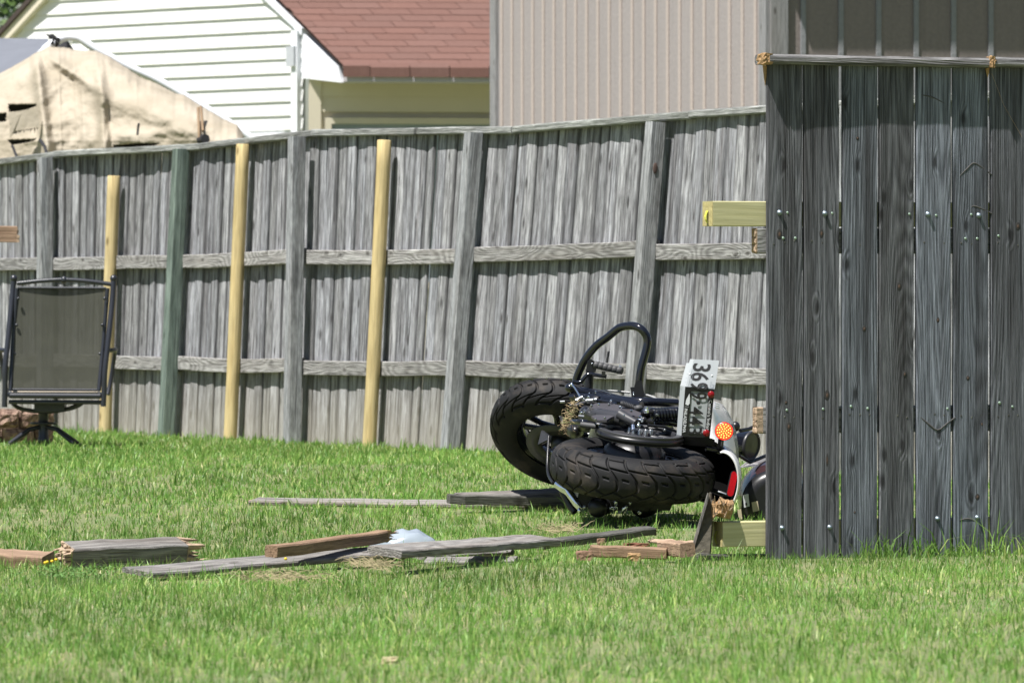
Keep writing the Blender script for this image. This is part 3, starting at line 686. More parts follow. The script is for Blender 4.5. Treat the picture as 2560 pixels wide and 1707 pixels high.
def relief(x, y):
    r = .0
    def ridge(xc, w_, h, tilt=0, y0=500):
        xx = xc + tilt * (y - y0); return h * math.exp(-((x - xx) / w_) ** 2)
    r -= ridge(320, 46, .15, .12) * (1 if y > 480 else .3)
    r -= ridge(890, 42, .13, .06, 620) * min(1, max(0, (y - 600) / 120))
    r += ridge(600, 150, .10, .1)
    # diagonal folds from the pole
    dd = (y - 450) - .62 * (x - 400); r -= .11 * math.exp(-((dd - 40) / 55) ** 2) * max(0, 1 - abs(x - 600) / 420)
    dd = (y - 820) - .38 * (x - 1000); r -= .08 * math.exp(-((dd - 60) / 95) ** 2) * (1 if 950 < x < 1700 else max(0, 1 - min(abs(x - 950), abs(x - 1700)) / 150))
    dd = (y - 1190) + .05 * (x - 1300); r -= .03 * math.exp(-(dd / 50) ** 2) * (1 if x > 950 else 0)
    if y > 1255: r += (y - 1255) * .0006
    def crease(a, b, c): return 1 - abs(noise.noise(V((a, b, c)))) * 2
    an = math.atan2(x - 330, y - 430); rr = math.hypot(x - 330, y - 430)
    r -= .022 * crease(an * 3.2, rr / 900, 11) * math.exp(-rr / 700) * min(1, rr / 60)
    an = math.atan2(x - 870, y - 440); rr = math.hypot(x - 870, y - 440)
    r -= .020 * crease(an * 3.5, rr / 800, 17) * math.exp(-rr / 600) * min(1, rr / 60)
    r -= .008 * crease((x + .25 * y) / 170, (y - .3 * x) / 110, 23) + .002 * crease((x - .2 * y) / 70, (y + .2 * x) / 80, 29)
    for xs in (525, 668, 728, 1210): r -= .012 * math.exp(-((x - xs - .03 * (y - 600)) / 7) ** 2)
    r += .04 * noise.noise(V((x / 210, y / 230, 0))) + .014 * noise.noise(V((x / 70, y / 75, 3))) + .004 * noise.noise(V((x / 28, y / 28, 5)))
    return r
nx, ny = 290, 130; grid = {}; mb = MB(); vs = []
for i in range(nx + 1):
    x = -300 + (2485) * i / nx; yt = itp(TOPL, x) + 6 * noise.noise(V((x / 40, 0, 7)))
    for j in range(ny + 1):
        q = j / ny; y = yt + (1560 - yt) * q
        dep = 50.6 - 1.3 * (x / 2400) - .75 * (y - 300) / 1200 + relief(x, y) + .6 * math.exp(-(y - yt) / 60)
        vs.append(Z3(x, y, dep)); grid[i, j] = (x, y)
fs = []
for i in range(nx):
    for j in range(ny):
        x, y = grid[i, j]
        if any(inpoly(x + 6 + 9 * noise.noise(V((x / 18, y / 18, 9))), y + 6, h) for h in HOLES): continue
        fs.append((i * (ny + 1) + j, i * (ny + 1) + j + 1, (i + 1) * (ny + 1) + j + 1, (i + 1) * (ny + 1) + j))
mb.add(vs, fs, True); o = part('canvas_sheet', mb, M_canvas, tent)
md = o.modifiers.new('thickness', 'SOLIDIFY'); md.thickness = .006; md.offset = 0
# torn flap with a fringed edge inside the hole
mb = MB(); R = random.Random(5)
top = [(85, 1010), (140, 1000), (220, 1000), (330, 965), (345, 1100), (350, 1210)]
mb.add([Z3(75, 1005, 49.72), Z3(200, 985, 49.71), Z3(340, 960, 49.7), Z3(355, 1130, 49.68), Z3(250, 1140, 49.69), Z3(130, 1170, 49.71), Z3(90, 1235, 49.70)], [(0, 1, 2, 3, 4, 5, 6)])
for k in range(11):
    x = 130 + k * 20; y = 1168 - k * 3; mb.add([Z3(x - 9, y, 49.72), Z3(x + 9, y - 2, 49.72), Z3(x + R.uniform(-10, 10), y + R.uniform(15, 60), 49.7)], [(0, 1, 2)])
part('torn_flap', mb, M_canvas, tent, 'pale torn flap with a frayed edge')
M_pole = plain('white_steel_pipe', (.75, .77, .82), .35, var=.03)
mb = MB(); dp = 50.9
mb.tube([Z3(*p, dp) for p in ((-300, 900), (300, 530), (420, 425), (540, 350), (600, 332), (660, 335), (720, 352), (860, 445), (1150, 600), (1400, 715), (1700, 890), (2000, 1070), (2250, 1245), (2500, 1420))], .034, 12, steps=5)
part('frame_pipe', mb, M_pole, tent)
for x in (-250, 2320):
    mb = MB(); a = Z3(x, 1300 if x > 0 else 790, 51.0); mb.tube([V((a.x, a.y, .1)), a], .04, 10); part('frame_leg', mb, M_pole, tent)
mb = MB(); mb.tube([Z3(600, 340, 51.2), Z3(620, 360, 54)], .04, 10); mb.tube([Z3(1400, 715, 51.0), Z3(1420, 735, 54)], .04, 10); part('ridge_pipe', mb, M_pole, tent)
M_black = plain('black_shadow_and_fabric', (.018, .018, .022), .8, var=.3)  # black for the shelter's painted inner shadow, its black fabric and ropes
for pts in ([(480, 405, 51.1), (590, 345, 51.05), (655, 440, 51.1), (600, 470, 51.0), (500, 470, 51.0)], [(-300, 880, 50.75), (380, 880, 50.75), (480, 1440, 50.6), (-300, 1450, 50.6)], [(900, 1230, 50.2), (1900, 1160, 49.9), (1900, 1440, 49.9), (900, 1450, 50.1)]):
    mb = MB(); mb.prism([Z3(*p) for p in pts], V((0, .01, 0))); part('shadow_and_fabric_sheet', mb, M_black, tent)  # sheets behind the holes stand for shadow inside, plus black fabric
R = random.Random(2)
for k in range(6):
    mb = MB(); mb.tube([Z3(420 + R.uniform(-8, 40), 385 - R.uniform(0, 60), 50.8), Z3(440 + R.uniform(-30, 60), 330 + R.uniform(-25, 15), 50.8), Z3(470 + R.uniform(0, 60), 350 + R.uniform(-10, 30), 50.8), Z3(500 + R.uniform(-80, 30), 400 + R.uniform(-10, 20), 50.85)], .008, 6, steps=4); part('tie_rope', mb, M_black, tent)
for pts, r in (([(360, 1250, 49.6), (400, 1310, 49.5), (425, 1400, 49.4)], .014), ([(110, 1300, 49.6), (150, 1400, 49.5)], .012), ([(1238, 1105, 48.98), (1232, 1125, 49.0), (1225, 1200, 48.95)], .010), ([(1790, 1252, 49.0), (1830, 1238, 48.9)], .04)):
    mb = MB(); mb.tube([Z3(*p) for p in pts], r, 6); part('tie_rope', mb, M_black, tent)
mb = MB()
for xx in ((1765, 960, 1775, 1240), (1790, 950, 1808, 1170)): mb.tube([Z3(xx[0] + (xx[2] - xx[0]) * q, xx[1] + (xx[3] - xx[1]) * q, 50.6 - 1.3 * xx[0] / 2400 - .75 * (xx[1] + (xx[3] - xx[1]) * q - 300) / 1200 - .05 + relief(xx[0], xx[1] + (xx[3] - xx[1]) * q)) for q in (0, .25, .5, .75, 1)], .011, 6)
part('strap', mb, plain('brown_strap', (.25, .17, .10), .8), tent)
mb = MB(); gt = V((P(0, 784, 56).x, 56, .1))
a = [P(-140, 240, 54.2), P(60, 195, 54.2), P(135, 150, 54.4), P(120, 97, 55.6), P(-140, 95, 56.2)]
mb.prism(a, V((0, 0, -.03))); tarp = thing('grey_canopy', V((a[0].x, 55, .15)), 'flat grey tarp canopy behind the torn canvas shelter', 'canopy')
part('tarp', mb, plain('grey_tarp', (.14, .15, .175), .7, var=.15, scale=6, bump=.2), tarp)
for p in (a[0], a[2], a[3], a[4]):
    mb = MB(); q = V((p.x, p.y, p.z - .03)); q.x += .05 if p.x < -5 else -.08; mb.tube([V((q.x, q.y, .1)), q], .025, 8); part('leg', mb, M_pole, tarp)

# ---------------------------------------------------------------- patio chair
CD = 37.4
def ZC(x, y, dd=0.0): return P(x / 3.4087, 680 + y / 3.4087, CD + dd)
base = ZC(385, 1440); base.z = .15
chair = thing('patio_chair', base, 'black metal swivel patio chair with a dark mesh sling back', 'chair')
M_chair = plain('black_powder_coat', (.022, .024, .032), .35, var=.15, scale=20, spec=.6)
def sling_mat():
    m, t, b, N, L = newmat('mesh_sling'); out = N['Material Output']
    tc = N.new('ShaderNodeTexCoord'); wx = N.new('ShaderNodeTexNoise'); wx.inputs['Scale'].default_value = 9; L.new(tc.outputs['Object'], wx.inputs[0])
    mx = N.new('ShaderNodeMix'); mx.data_type = 'RGBA'; mx.inputs['A'].default_value = (.030, .031, .021, 1); mx.inputs['B'].default_value = (.050, .051, .035, 1); L.new(wx.outputs['Fac'], mx.inputs['Factor']); L.new(mx.outputs['Result'], b.inputs['Base Color'])
    b.inputs['Roughness'].default_value = .8
    tr = N.new('ShaderNodeBsdfTransparent'); ms = N.new('ShaderNodeMixShader'); ms.inputs[0].default_value = .06
    L.new(b.outputs[0], ms.inputs[1]); L.new(tr.outputs[0], ms.inputs[2]); L.new(ms.outputs[0], out.inputs[0]); return m
M_sling = sling_mat()
for pts in (((118, 60, .10), (105, 200, .09), (70, 560, .03), (45, 800, .0), (42, 1000, .0), (38, 1150, .0)), ((968, 65, .10), (955, 260, .08), (925, 560, .03), (895, 830, 0), (888, 1000, 0), (880, 1145, 0))):
    mb = MB(); mb.tube([ZC(*p) for p in pts], .0165, 12, steps=4); mb.ball(ZC(pts[0][0], 55, .10), .022); part('back_post', mb, M_chair, chair)
mb = MB(); mb.tube([ZC(145, 98, .1), ZC(330, 78, .1), ZC(540, 66, .1), ZC(760, 80, .1), ZC(955, 106, .1)], .0135, 12, steps=4); mb.ball(ZC(545, 67, .1), .02, .02, .022)
part('top_rail', mb, M_chair, chair)
mb = MB(); n = 10; vv = []
for i in range(n + 1):
    q = i / n; dd = .085 - .08 * q + .012 * math.sin(math.pi * q)
    for j in range(9):
        r = j / 8; xl = 148 + (92 - 148) * q; xr = 912 + (838 - 912) * q; vv.append(ZC(xl + (xr - xl) * r, 138 + 872 * q, dd + .012 * math.sin(math.pi * r)))
mb.add(vv, [(i * 9 + j, i * 9 + j + 1, (i + 1) * 9 + j + 1, (i + 1) * 9 + j) for i in range(n) for j in range(8)], True)
part('backrest', mb, M_sling, chair)
mb = MB(); mb.tube([ZC(150, 134, .085), ZC(905, 138, .085)], .008, 8); mb.tube([ZC(92, 1000, .01), ZC(838, 1004, .01)], .008, 8); part('sling_rod', mb, M_chair, chair)
for xl, xr, s in ((148, 92, -1), (912, 838, 1)):
    mb = MB(); mb.tube([ZC(xl + s * 4, 138, .085), ZC((xl + xr) / 2 + s * 8, 570, .065), ZC(xr + s * 5, 1010, .005)], .013, 8, steps=4)
    for q in (.1, .36, .64, .94): mb.ball(ZC(xl + (xr - xl) * q - s * 12, 138 + 872 * q, .05), .01)
    part('side_frame', mb, M_chair, chair)
mb = MB(); vv = []
for i in range(7):
    q = i / 6
    for j in range(2): vv.append(ZC(100 + 735 * j, 1022 - 22 * q + 30 * math.sin(math.pi * q), .03 + .52 * q))
mb.add(vv, [(2 * i, 2 * i + 1, 2 * i + 3, 2 * i + 2) for i in range(6)], True); part('seat', mb, plain('sunlit_sling_seat', (.30, .26, .21), .8), chair)  # paler than the backrest sling: sunlight on its top put into the colour
mb = MB(); mb.tube([ZC(85, 1052, 0), ZC(855, 1056, 0)], .017, 10); mb.tube([ZC(75, 1106, .02), ZC(868, 1110, .02)], .013, 10); mb.tube([ZC(85, 1050, 0), ZC(85, 1040, .55)], .015, 10); mb.tube([ZC(850, 1056, 0), ZC(850, 1040, .55)], .015, 10); mb.tube([ZC(85, 1040, .55), ZC(850, 1040, .55)], .015, 10)
part('seat_frame', mb, M_chair, chair)
mb = MB(); mb.tube([ZC(110, 1120, .15), ZC(180, 1165, .2), ZC(380, 1190, .22), ZC(560, 1170, .2), ZC(650, 1145, .17), ZC(700, 1115, .15)], .013, 10, steps=4); mb.tube([ZC(110, 1120, .4), ZC(180, 1165, .35), ZC(380, 1190, .3), ZC(560, 1170, .33), ZC(690, 1120, .4)], .013, 10, steps=4); mb.box(ZC(430, 1150, .27), V((.09, 0, 0)), V((0, .1, 0)), V((0, 0, .025))); part('rocker_spring', mb, M_chair, chair)
mb = MB(); c = ZC(370, 1300, .27); mb.lathe(V((c.x, c.y, .15)), UP, [(.0, .0), (.035, .0), (.035, .05), (.03, .06), (.03, .26), (.05, .27), (.0, .275)], 16); mb.lathe(V((c.x, c.y, .285)), UP, [(0, 0), (.078, .0), (.08, .012), (0, .016)], 20); part('pedestal', mb, M_chair, chair)
for a in (35, 145, 215, 325):
    d = V((math.cos(math.radians(a)), math.sin(math.radians(a)), 0)); b0 = V((c.x, c.y, .275)); mb = MB()
    mb.tube([b0, b0 + d * .10 - UP * .02, b0 + d * .24 - UP * .105], .013, 8); mb.ball(b0 + d * .245 - UP * .115, .016, .016, .012); part('leg', mb, M_chair, chair)
for xs, sg in ((62, -1), (918, 1)):
    mb = MB(); mb.tube([ZC(xs, 668, .03), ZC(xs + sg * 60, 664, .10), ZC(xs + sg * 70, 660, .3), ZC(xs + sg * 60, 690, .5), ZC(xs + sg * 30, 900, .53), ZC(xs, 1045, .5)], .013, 8, steps=4); part('armrest', mb, M_chair, chair)

# ---------------------------------------------------------------- stone fire pit
pc = V((-3.47, 38.9, 0)); pz = .145
pit = thing('fire_pit', V((pc.x, pc.y, pz)), 'low ring of rough pinkish stone blocks beside the patio chair', 'fire pit')
def stone_mat():
    m, t, b, N, L = newmat('split_stone'); tc = N.new('ShaderNodeTexCoord'); n = N.new('ShaderNodeTexNoise'); n.inputs['Scale'].default_value = 28; n.inputs['Detail'].default_value = 8; L.new(tc.outputs['Object'], n.inputs[0])
    cr = N.new('ShaderNodeValToRGB'); e = cr.color_ramp.elements; e[0].position = .38; e[0].color = (.13, .075, .055, 1); e[1].position = .66; e[1].color = (.42, .29, .22, 1); L.new(n.outputs['Fac'], cr.inputs[0]); L.new(cr.outputs[0], b.inputs['Base Color']); b.inputs['Roughness'].default_value = .95
    bp = N.new('ShaderNodeBump'); bp.inputs['Strength'].default_value = 1; bp.inputs['Distance'].default_value = .03; L.new(n.outputs['Fac'], bp.inputs['Height']); L.new(bp.outputs[0], b.inputs['Normal']); return m
M_stone = stone_mat()
for row in range(2):
    for k in range(13):
        a0 = 2 * math.pi * (k + .5 * row) / 13 + .02; a1 = a0 + 2 * math.pi / 13 - .035; mb = MB(); vs = []; R = random.Random(k + 31 * row); z0 = pz - .01 + row * .112; h = .106
        nu, nv = 7, 5
        for i in range(nu + 1):
            for j in range(nv + 1):
                a = a0 + (a1 - a0) * i / nu; edge = min(i, nu - i, j, nv - j)
                r = .60 + (.022 * noise.noise(V((a * 14, j * 1.3, row * 5))) + .02 if edge > 0 else -.008); vs.append(pc + V((math.cos(a) * r, math.sin(a) * r, z0 + h * j / nv)))
        fs = [(i * (nv + 1) + j, (i + 1) * (nv + 1) + j, (i + 1) * (nv + 1) + j + 1, i * (nv + 1) + j + 1) for i in range(nu) for j in range(nv)]
        mb.add(vs, fs)
        pts = []
        for r in (.594, .42):
            for a in (a0, a1):
                for zz_ in (z0, z0 + h): pts.append(pc + V((math.cos(a) * r, math.sin(a) * r, zz_)))
        mb.add(pts, [(1, 3, 7, 5), (0, 1, 5, 4), (2, 6, 7, 3), (4, 5, 7, 6)]); part('stone_block', mb, M_stone, pit)
# arm of a timber stand reaching in from the left
A0 = P(-150, 590, 40.5); stand = thing('timber_stand', V((A0.x, A0.y, .15)), 'weathered brown timber arm ending at the left picture edge', 'wooden post')
timber('post', V((A0.x, A0.y + .06, .1)), V((A0.x, A0.y + .06, 1.75)), V((1, 0, 0)), .089, .089, M_farpost, stand)
timber('arm', P(-210, 585, 40.45), P(43, 586, 40.45), UP, .105, .04, M_brown, stand, ch=.004, seg=4, wob=.003, rag1=.015, mat_end=M_fresh2)

# ---------------------------------------------------------------- motorcycle
DB = 26.4
def Z1(x, y, dd=0.0): return P(1200 + x / 2.9042, 780 + y / 2.9042, DB + dd)
def ZG(x, y, dd=0.0): return P(1380 + x / 5.6, 780 + y / 5.6, DB + dd)
def Z5(x, y, dd=0.0): return P(1400 + x / 7.84, 960 + y / 7.84, DB + dd)
def ZP(x, y, dd=0.0): return P(1690 + x / 7.127, 880 + y / 7.127, DB + dd)
RC = Z1(1108, 1150, .0); bike_base = V((RC.x, RC.y, ground(RC.y)))
bike = thing('motorcycle', bike_base, 'black and white motorcycle lying on its side in the gap of the fence', 'motorcycle')
M_paint = plain('gloss_black', (.008, .009, .014), .12, var=.1, coat=.5)
M_matte = plain('matte_black', (.012, .012, .014), .34, var=.25, scale=25)
M_satin = plain('satin_dark_metal', (.036, .036, .041), .4, var=.25, scale=22)
M_chrome = plain('chrome', (.80, .84, .92), .17, metal=1.0, var=.04)
M_steel = plain('dull_steel', (.42, .43, .44), .32, metal=.9, var=.15)
M_grip = plain('grey_rubber', (.06, .06, .063), .6, var=.2)
M_pearl = plain('pearl_white', (.80, .79, .80), .25, var=.02, coat=.8)
def rubber():
    m, t, b, N, L = newmat('tyre_rubber'); tc = N.new('ShaderNodeTexCoord'); n = N.new('ShaderNodeTexNoise'); n.inputs['Scale'].default_value = 7; n.inputs['Detail'].default_value = 7; n.inputs['Roughness'].default_value = .65; L.new(tc.outputs['Object'], n.inputs[0])
    cr = N.new('ShaderNodeValToRGB'); e = cr.color_ramp.elements; e[0].position = .52; e[0].color = (.0135, .0135, .0145, 1); e[1].position = .84; e[1].color = (.085, .07, .056, 1)
    L.new(n.outputs['Fac'], cr.inputs[0]); L.new(cr.outputs[0], b.inputs['Base Color']); b.inputs['Roughness'].default_value = .66; b.inputs['Specular IOR Level'].default_value = .22
    n2 = N.new('ShaderNodeTexNoise'); n2.inputs['Scale'].default_value = 180; L.new(tc.outputs['Object'], n2.inputs[0]); bp = N.new('ShaderNodeBump'); bp.inputs['Strength'].default_value = .15; bp.inputs['Distance'].default_value = .003; L.new(n2.outputs['Fac'], bp.inputs['Height']); L.new(bp.outputs[0], b.inputs['Normal']); return m
M_rubber = rubber()
def tyre(c, axis, Rr, hw, hr, NP, nt=1150, nphi=84, flip=1, ref=(1, 0, 0)):
    ax = V(axis).normalized(); u = (V(ref) - ax * V(ref).dot(ax)).normalized(); b = ax.cross(u)
    c = np.array(c); ax = np.array(ax); u = np.array(u); b = np.array(b)
    phi = np.concatenate([np.linspace(-2.35, -1.27, 14, endpoint=False), np.linspace(-1.27, 1.27, 130, endpoint=False), np.linspace(1.27, 2.35, 15)]); nphi = len(phi) - 1; th = np.linspace(0, 2 * np.pi, nt, endpoint=False)
    T, Ph = np.meshgrid(th, phi, indexing='ij')
    v = Ph / 1.25 * flip; k = T / (2 * np.pi) * NP
    sc = .70 * np.exp(-((v + .14) / .46) ** 2) - .48 * np.clip(-v - .30, 0, 1) / .7 - .16 * np.clip(v, 0, 1)
    f1 = np.abs(((k - sc * flip + .5) % 1) - .5)           # main S grooves
    px = (k - sc * flip) % 1
    g = np.zeros_like(T)
    pitch = 2 * np.pi * Rr / NP
    def gr(d, wd): return np.clip(1.5 - d / wd, 0, 1)
    g = np.maximum(g, gr(f1 * pitch / np.sqrt(1 + .25 * np.abs(v)), .0050) * (np.abs(v) < .98))
    w_v = hr * 1.25 * 1.1
    par = np.floor(k - sc * flip) % 2
    g = np.maximum(g, gr(np.abs(v - (.40 - .10 * px)) * w_v, .0042))
    g = np.maximum(g, gr(np.abs(v - (.82 - .05 * px)) * w_v, .0038) * (par == 0))
    g = np.maximum(g, gr(np.abs(v - (-.36 - .26 * px)) * w_v, .0036))
    g = np.maximum(g, gr(np.abs(v - .06 + .06 * px) * w_v, .0028) * ((px > .30) & (px < .62)))
    g = np.maximum(g, gr(np.abs(v + .86) * w_v, .0048) * (par == 1))
    side = np.clip((np.abs(Ph) - 1.25) / .25, 0, 1)
    g = g * (1 - side)
    ex = .82
    sa = np.sign(np.sin(Ph)) * np.abs(np.sin(Ph)) ** ex; ca = np.sign(np.cos(Ph)) * np.abs(np.cos(Ph)) ** .95
    rad = (Rr - hr) + hr * ca - .0095 * g * np.maximum(np.cos(Ph), .3); axl = hw * sa * (1 - .0)
    axl = axl - np.sign(sa) * .008 * g * np.abs(np.sin(Ph))
    Pn = c + (np.cos(T) * rad)[..., None] * u + (np.sin(T) * rad)[..., None] * b + axl[..., None] * ax
    vs = Pn.reshape(-1, 3) - np.array(bike_base)
    i = np.arange(nt)[:, None]; j = np.arange(nphi)[None, :]; i2 = (i + 1) % nt; W1 = nphi + 1
    q = np.stack([i * W1 + j, i2 * W1 + j, i2 * W1 + j + 1, i * W1 + j + 1], -1).reshape(-1, 4)
    me = bpy.data.meshes.new('tyre'); me.vertices.add(len(vs)); me.vertices.foreach_set('co', vs.ravel())
    me.loops.add(q.size); me.loops.foreach_set('vertex_index', q.ravel().astype(np.int32)); me.polygons.add(len(q)); me.polygons.foreach_set('loop_start', np.arange(0, q.size, 4, dtype=np.int32)); me.polygons.foreach_set('loop_total', np.full(len(q), 4, dtype=np.int32))
    me.polygons.foreach_set('use_smooth', np.ones(len(q), bool)); me.update(); me.validate(); me.materials.append(M_rubber); return me
def wheel(name, c, axis, Rr, hw, hr, NP, ref, flip, lab, spokes=5):
    ax = V(axis).normalized()
    # the wheel part is its cast spider; tyre, rim and hub are its sub-parts
    u = (V(ref) - ax * V(ref).dot(ax)).normalized(); b = ax.cross(u); rb = Rr - hr * 1.72; mb = MB()
    for k in range(spokes):
        a = 2 * math.pi * k / spokes + .4; d = u * math.cos(a) + b * math.sin(a); e = ax.cross(d)
        for s in (-1, 1):
            mb.tube([c + d * .045 + e * s * .018, c + d * (rb * .55) + e * s * .022, c + d * (rb * .98) + e * s * .045], [.017, .013, .014], 8)
    wh = part(name, mb, M_paint, bike, lab)
    me = tyre(c, ax, Rr, hw, hr, NP, flip=flip, ref=ref); o = bpy.data.objects.new('tyre', me); C.objects.link(o); o.parent = wh
    w2 = hw * .72
    mb = MB(); mb.lathe(c, ax, [(rb + .016, -w2 - .002), (rb + .022, -w2 + .006), (rb - .006, -w2 + .014), (rb - .022, -w2 * .3), (rb - .022, w2 * .3), (rb - .006, w2 - .014), (rb + .022, w2 - .006), (rb + .016, w2 + .002)], 64)
    part('rim', mb, M_paint, wh)
    mb = MB(); mb.lathe(c, ax, [(0, -.09), (.03, -.09), (.045, -.06), (.05, -.03), (.05, .03), (.045, .06), (.03, .10), (.012, .105), (.012, .13), (0, .13)], 24); part('hub', mb, M_matte, wh)
    return wh
th_ = math.radians(7.5); fr_ = math.radians(6.0)
ur = V((math.sin(fr_), 0, math.cos(fr_))); AX_R = (ur * math.cos(th_) - V((0, 1, 0)) * math.sin(th_)).normalized()
RR = 208 / (F / DB)
wheel('rear_wheel', RC, AX_R, RR, .092, .086, 26, (1, 0, 0), 1, 'wide rear wheel nearest the camera')
DF = DB + 1.25; FC = P(1408, 1083, DF)
ph_ = math.radians(17); tf = math.radians(52)
uf = V((math.sin(ph_), 0, math.cos(ph_))); AX_F = (-uf * math.sin(tf) - V((0, 1, 0)) * math.cos(tf)).normalized()
RF = 187 / (F / DF)
wheel('front_wheel', FC, AX_F, RF, .078, .078, 27, (1, 0, 0), -1, 'front wheel turned sharply sideways')
# brake disc on the visible face, fork leg
mb = MB(); mb.lathe(FC + AX_F * .075, AX_F, [(.08, 0), (.15, 0), (.15, .005), (.08, .005), (.08, 0)], 40); part('brake_disc', mb, M_steel, bike)
f1 = FC + AX_F * .11; bpy.data.objects['brake_disc'].data.materials[0] = M_satin
mb = MB(); mb.tube([f1, Z1(560, 1020, .95), Z1(700, 1085, .85)], [.03, .03, .026], 12); mb.tube([Z1(690, 1080, .86), Z1(900, 1150, .75)], .02, 12); part('fork_leg', mb, M_paint, bike)
mb = MB(); mb.tube([FC - AX_F * .11, Z1(720, 760, 1.05), Z1(1000, 880, .95)], [.03, .03, .026], 12); part('fork_leg', mb, M_paint, bike)
mb = MB(); mb.prism([Z1(445, 860, .85), Z1(500, 905, .8), Z1(490, 925, .8), Z1(420, 960, .85)], V((.01, .05, .0))); part('fork_guard', mb, M_satin, bike)
# drive pulley and belt on the upper side of the rear wheel
PC = RC + AX_R * .152 + V((.016, 0, 0)); PR = .181
mb = MB()
for pr in ([(PR, .018), (PR, -.020)], [(PR - .026, .02), (PR - .002, .02), (PR, .018)], [(PR - .026, .02), (PR - .032, .012), (PR - .032, -.02)], [(PR, -.020), (PR - .032, -.020)]): mb.lathe(PC, AX_R, pr, 72)
ua = V((1, 0, 0)); ua = (ua - AX_R * ua.dot(AX_R)).normalized(); vb = AX_R.cross(ua)
for k in range(5):
    a = k * 2 * math.pi / 5 + .9; d = ua * math.cos(a) + vb * math.sin(a); e = AX_R.cross(d)
    for s in (-1, 1): mb.tube([PC + d * .04 + e * s * .014, PC + d * (PR - .035) + e * s * .03], [.012, .009], 6)
mb.lathe(PC, AX_R, [(0, .02), (.055, .02), (.06, .008), (.06, -.05), (0, -.05)], 28); part('drive_pulley', mb, M_satin, bike)
mb = MB(); mb.lathe(PC, AX_R, [(PR + .001, .008), (PR + .004, .008), (PR + .004, -.016), (PR + .001, -.016)], 60, a0=math.pi * 1.02, a1=math.pi * 2.3, ref=(1, 0, 0))
a = PC + ua * (-PR); mb.tube([a + V((0, .0, 0)), a + V((.06, .7, .01))], .012, 6); part('drive_belt', mb, M_matte, bike)
mb = MB()
for k in range(5):
    a = math.pi * (1.15 + k * .16); q = PC + (ua * math.cos(a) + vb * math.sin(a)) * .052; mb = MB(); mb.lathe(q, AX_R, [(.010, 0), (.010, .032), (.008, .034), (0, .034)], 10); part('hub_bolt', mb, M_steel, bike)
for k in range(8):
    a = math.pi * (1.12 + k * .10); d = ua * math.cos(a) + vb * math.sin(a); q = PC + d * .085 - AX_R * .038; mb = MB(); mb.tube([q, q - AX_R * .07], .010, 8); part('pulley_stud', mb, M_matte, bike)
mb = MB(); q = RC + AX_R * .03; mb.lathe(q, AX_R, [(.0, .10), (.09, .10), (.13, .06), (.14, -.05), (.0, -.05)], 36); part('cush_drive', mb, M_matte, bike)
# swingarm, covers (upward-facing plates)
def plate(pts, dd0, yref, tilt, th, scale=7.84, fn=Z5):
    mpp = DB / F / scale
    top = [fn(x, y, dd0 + (yref - y) * mpp / math.tan(math.radians(tilt))) for x, y in pts]
    return MB().prism(top, V((0, 0.0, -th)))
M_cover = plain('grey_plastic_cover', (.062, .058, .064), .38, var=.2, scale=14)
part('swingarm_cover', plate([(570, 440), (700, 372), (1000, 372), (1290, 440), (1590, 560), (1570, 640), (1330, 600), (1170, 590), (980, 525), (870, 545), (770, 495), (620, 470)], .02, 640, 14, .010), M_cover, bike)
part('belt_guard', plate([(610, 620), (720, 598), (1050, 610), (1170, 590), (1000, 650), (915, 700), (720, 705)], -.10, 740, 16, .010), M_cover, bike)
mb = MB(); mb.tube([Z5(1180, 600, -.02), Z5(1320, 680, -.05), Z5(1500, 770, -.09)], [.024, .022, .017], 10); mb.tube([Z5(500, 560, .3), Z5(900, 640, .06), Z5(1250, 690, -.02)], .03, 10); part('swingarm', mb, M_satin, bike)
mb = MB()
for (x, y, r, dd) in ((1540, 800, .0045, -.13), (1570, 680, .008, -.06), (1690, 500, .007, -.02)):
    mb.lathe(Z5(x, y, dd), (0, -.3, 1), [(r * 1.6, -.012), (r * 1.6, 0), (r, .002), (r, .012), (0, .014)], 6, smooth=False)
mb.ball(Z5(1540, 815, -.14), .008); mb.tube([Z5(1430, 800, -.12), Z5(1430, 900, -.13)], .008, 8); part('axle_nut', mb, M_chrome, bike)
mb = MB(); mb.ball(Z5(1660, 560, 0), .012, .012, .013); mb.ball(Z5(1640, 700, -.03), .014); mb.tube([Z5(1640, 560, 0), Z5(1760, 545, .02), Z5(1880, 560, .03)], [.011, .010, .014], 10); mb.tube([Z5(1720, 810, -.06), Z5(2050, 835, -.02), Z5(2290, 930, .0)], .006, 8); part('axle_block', mb, M_matte, bike)
# shock absorber
sa, sb = Z5(1800, 600, .03), Z5(2420, 580, .09); ax = (sb - sa).normalized(); u = ax.orthogonal().normalized(); v2 = ax.cross(u)
mb = MB(); mb.tube([sa, sa + (sb - sa) * .99], .019, 14); part('shock_absorber', mb, M_paint, bike); sh = bpy.data.objects['shock_absorber']
mb = MB(); L = (sb - sa).length; mb.tube([sa + ax * (L * i / 260) + (u * math.cos(i * .245) + v2 * math.sin(i * .245)) * .0255 for i in range(261)], .0048, 7); part('coil_spring', mb, M_paint, sh)
